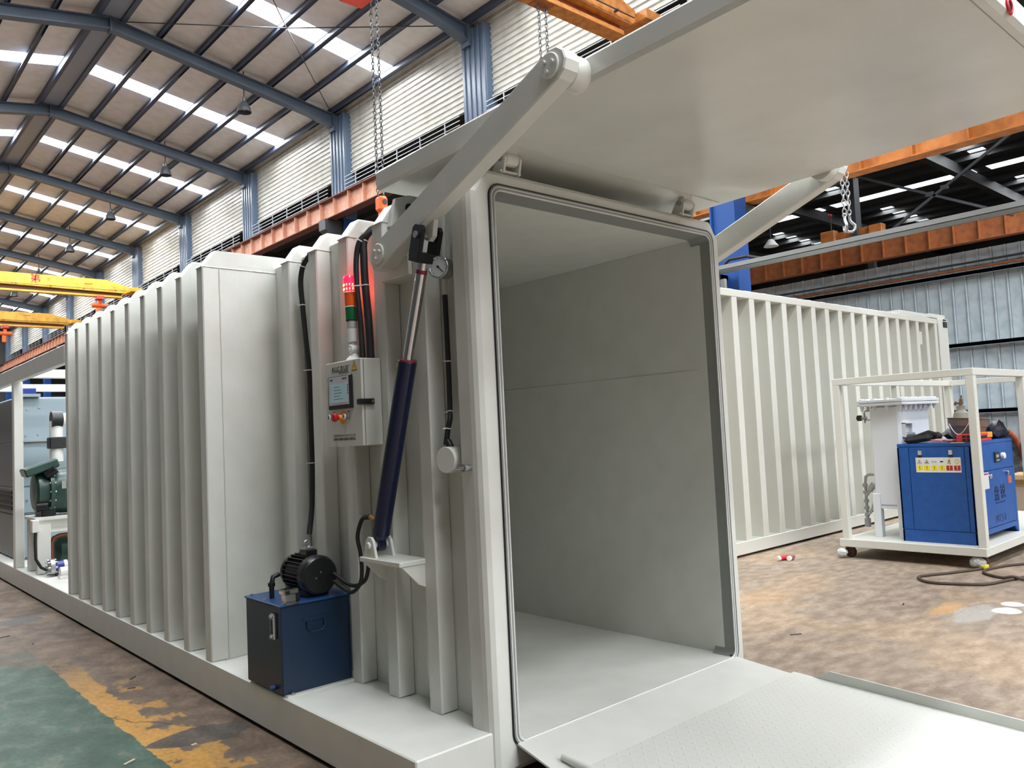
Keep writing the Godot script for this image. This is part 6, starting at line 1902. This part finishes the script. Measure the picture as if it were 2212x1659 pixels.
func build_cranes() -> void:
	var b: MB
	var c1 := crane_bridge("overhead_crane", "yellow overhead crane bridge carrying a red character on its side", -41.85, M.crane_yellow, M.crane_brown, -1.0)
	b = MB.new()
	strokes(b, Vector3(8.0, 9.70, -41.85 + 0.222), FACE_FRONT, 0.42, 0.40, [[0.25, 1.0, 0.1, 0.85], [0.1, 0.85, 0.4, 0.85], [0.65, 1.0, 0.5, 0.85], [0.5, 0.85, 0.95, 0.85], [0.15, 0.7, 0.85, 0.7], [0.85, 0.7, 0.85, 0.52], [0.15, 0.52, 0.85, 0.52], [0.15, 0.52, 0.15, 0.36], [0.15, 0.36, 0.95, 0.36], [0.95, 0.36, 0.85, 0.1], [0.5, 0.85, 0.5, 0.0], [0.45, 0.36, 0.1, 0.02]], 0.05)
	part(b, "painted_character", M.hoist_red, c1, "red painted chinese character")
	b = MB.new(); b.bx(10.05, 10.4, 9.62, 9.66, -41.85 + 0.22, -41.85 + 0.225)
	part(b, "painted_dash", M.hoist_red, c1)
	b = MB.new(); b.tube(circle(Vector3(8.55, 9.70, -41.85 + 0.222), Vector3(0, 0, 1), 0.05, 14), 0.008, 5, true)
	part(b, "painted_ring", M.crane_brown, c1)
	var c2 := crane_bridge("overhead_crane", "yellow overhead crane bridge beyond the one with the red character", -53.5, M.crane_yellow, M.crane_brown, -1.0)
	b = MB.new(); b.bx(9.6, 9.98, 9.70, 9.74, -53.28, -53.275)
	part(b, "painted_dash", M.hoist_red, c2)
	crane_bridge("overhead_crane", "orange brown overhead crane bridge above the chamber's raised door", -9.62, M.crane_orange, M.girder_rust, -1.0, 0.5)
	crane_bridge("overhead_crane", "orange overhead crane bridge high above the white cart", -4.6, M.crane_orange, M.girder_rust, -1.0, 0.5)
	# hoists under the yellow bridges
	for q in [[Vector3(10.75, 9.07, -41.85), "orange hoist under the yellow crane that bears the red character"], [Vector3(8.72, 9.07, -53.5), "orange hoist under the farther yellow crane"]]:
		var p: Vector3 = q[0]
		var h := thing("chain_hoist", q[1], "hoist", p, "orange hoists under the yellow cranes")
		b = MB.new(); b.bx(p.x - 0.16, p.x + 0.16, p.y - 0.14, p.y + 0.04, p.z - 0.26, p.z + 0.26, 0.02)
		part(b, "trolley", M.hoist_red, h)
		b = MB.new(); b.cyl(p + Vector3(-0.35, -0.42, 0), p + Vector3(0.35, -0.42, 0), 0.11, 18, 0.02); b.bx(p.x - 0.08, p.x + 0.08, p.y - 0.5, p.y - 0.14, p.z - 0.09, p.z + 0.09, 0.02)
		part(b, "motor", M.hoist_orange, h)
		b = MB.new(); b.bx(p.x - 0.15, p.x + 0.05, p.y - 0.95, p.y - 0.55, p.z - 0.1, p.z + 0.1, 0.03)
		part(b, "chain_bucket", M.hoist_orange, h)
		b = MB.new(); b.cyl(p + Vector3(0.02, -1.5, 0), p + Vector3(0.02, -0.9, 0), 0.018, 6)
		part(b, "chain", M.chain_steel, h)
	# the two hoists of the near bridge, chains hanging down behind the chamber
	var h1 := thing("chain_hoist", "red hoist body with two black chains and an orange hook block", "hoist", Vector3(6.2, 9.07, -9.62))
	b = MB.new(); b.bx(5.75, 6.17, 7.92, 8.55, -9.85, -9.4, 0.03); b.bx(5.95, 6.35, 8.5, 9.07, -9.75, -9.5, 0.02)
	part(b, "body", M.hoist_red, h1)
	b = MB.new()
	chain_links(b, Vector3(6.17, 8.45, -9.62), 3.42, 0.052, 0.008)
	chain_links(b, Vector3(6.26, 8.45, -9.60), 3.42, 0.052, 0.008)
	var ch := part(b, "chain", M.chain_steel, h1)
	ch.set_meta("kind", "stuff")
	b = MB.new(); b.bx(6.15, 6.29, 4.84, 5.06, -9.69, -9.53, 0.03); b.t = Transform3D(Basis(), Vector3(6.22, 4.94, -9.52)); b.t = Transform3D()
	b.box(Vector3(6.22, 4.79, -9.61), Vector3(0.1, 0.12, 0.1), 0.03)
	var hb := part(b, "hook_block", M.hoist_orange, h1, "orange hook block")
	b = MB.new(); b.cyl(Vector3(6.22, 4.97, -9.54), Vector3(6.22, 4.97, -9.52), 0.04, 16)
	part(b, "sheave_cap", M.dark_steel, hb)
	b = MB.new(); hook(b, Vector3(6.22, 4.74, -9.61), 0.2, 0.7)
	part(b, "hook", M.dark_steel, hb)
	var h2 := thing("chain_hoist", "hoist with two black chains hanging behind the upper end of the lift arm", "hoist", Vector3(9.7, 9.07, -9.62))
	b = MB.new(); b.bx(9.45, 9.95, 9.17, 9.42, -9.56, -9.46, 0.02); b.bx(9.5, 9.9, 9.05, 9.07, -9.75, -9.5, 0.004)
	part(b, "body", M.girder_rust, h2)
	b = MB.new()
	chain_links(b, Vector3(9.62, 9.05, -9.62), 3.0, 0.064, 0.010)
	chain_links(b, Vector3(9.77, 9.05, -9.6), 3.0, 0.064, 0.010)
	ch = part(b, "chain", M.chain_steel, h2)
	ch.set_meta("kind", "stuff")
	# two leg sling with hooks
	var s := thing("chain_sling", "two leg steel chain sling ending in hooks above the white container", "chain", Vector3(9.95, 3.9, -4.6))
	b = MB.new(); b.bx(9.80, 10.1, 8.6, 9.07, -4.75, -4.45, 0.03)
	part(b, "hoist_body", M.hoist_red, s)
	b = MB.new()
	var lp := []
	for j in 10:
		var a := TAU * j / 10.0
		lp.append(Vector3(cos(a) * 0.022, sin(a) * 0.040, 0))
	b.tube(lp, 0.0075, 6, true)
	var lm := b.mesh(Vector3.ZERO)
	for leg in 2:
		for k in 64:
			shared(lm, "chain_link", M.zinc, s, Transform3D(Basis(Vector3.UP, 0.7 + (PI / 2 if k % 2 == 0 else 0.0)), Vector3((-0.045 if leg == 0 else 0.045), 4.19 - 3.9 + 0.061 * k, 0.02 * leg)))
	b = MB.new(); hook(b, Vector3(9.905, 4.13, -4.6), 0.19, 0.72)
	part(b, "hook", M.zinc, s)
	b = MB.new(); hook(b, Vector3(9.995, 4.13, -4.58), 0.19, 2.2)
	part(b, "hook", M.zinc, s)

# ---------------------------------------------------------------- loose bits on the floor
func build_bits() -> void:
	var b: MB
	for q in [[Vector3(8.26, 0.028, -4.86), 0.3, "red can with white cap lying by the container rail"], [Vector3(8.31, 0.028, -4.77), -0.2, "red and silver can lying against the other can"]]:
		var k := thing("paint_can", q[2], "paint can", q[0])
		var p: Vector3 = q[0]
		var d := Vector3(cos(q[1]), 0, sin(q[1])) * -1.0
		b = MB.new(); b.cyl(p, p - d * 0.12, 0.026, 14, 0.004)
		part(b, "body", M.paint_red_bottle if q[1] > 0.0 else M.zinc, k)
		b = MB.new(); b.cyl(p, p + d * 0.035, 0.028, 14, 0.006)
		part(b, "cap", M.white_plastic, k)
		b = MB.new(); b.cyl(p - d * 0.03, p - d * 0.07, 0.0268, 14)
		part(b, "label_band", M.level_red, k)
	# cartons against the partition and a pallet edge beyond the cart
	b = MB.new(); b.bx(13.6, 14.6, 0.0, 0.42, -4.6, -3.4, 0.01)
	single(b, "carton", M.carton, "low brown carton on the floor behind the cart", "box", Vector3(14, 0, -4))
	b = MB.new(); b.bx(13.5, 14.7, 0.52, 0.60, -4.7, -3.3, 0.01)
	for x in [13.6, 14.5]: b.bx(x, x + 0.1, 0.42, 0.52, -4.6, -3.4)
	single(b, "pallet_lid", M.pallet_wood, "pale wooden pallet lying on the brown carton", "pallet", Vector3(14, 0.42, -4))
	# scraps near the aisle and in the yard
	var n := 0
	for q in [[1.32, -8.4, 0.14, 0.3], [1.47, -7.9, 0.05, 1.2], [1.26, -4.5, 0.07, 0.5], [1.74, -6.1, 0.06, 0.8], [1.66, -5.85, 0.05, -0.4], [1.58, -4.48, 0.03, 0.2], [7.1, -2.0, 0.12, 0.1], [5.5, -3.15, 0.09, -0.6], [6.6, -1.9, 0.07, 0.9], [6.9, -2.95, 0.06, 0.3], [5.9, -4.1, 0.05, 1.0], [7.7, -3.4, 0.04, 0.4]]:
		b = MB.new(); b.t = Transform3D(Basis(Vector3.UP, q[3]), Vector3(q[0], 0.003, q[1])); b.box(Vector3.ZERO, Vector3(q[2], 0.006, 0.012), 0.001)
		var aisle: bool = q[0] < 3.0
		single(b, "floor_scrap", M.dark_steel if n % 3 < 2 else M.carton, "thin dark scrap lying on the floor of the aisle" if aisle else "thin scrap lying on the dusty yard floor", "scrap", Vector3(q[0], 0, q[1]), "scraps on the aisle floor" if aisle else "scraps on the yard floor")
		n += 1
	b = MB.new(); b.t = Transform3D(Basis(), Vector3(7.38, 0.0, -2.28)); b.lathe([Vector2(0.0, 0.004), Vector2(0.075, 0.004), Vector2(0.085, 0.0)], 24)
	single(b, "white_disc", M.white_plastic, "flat white disc lying near the grey cement smear", "disc", Vector3(7.38, 0, -2.28))
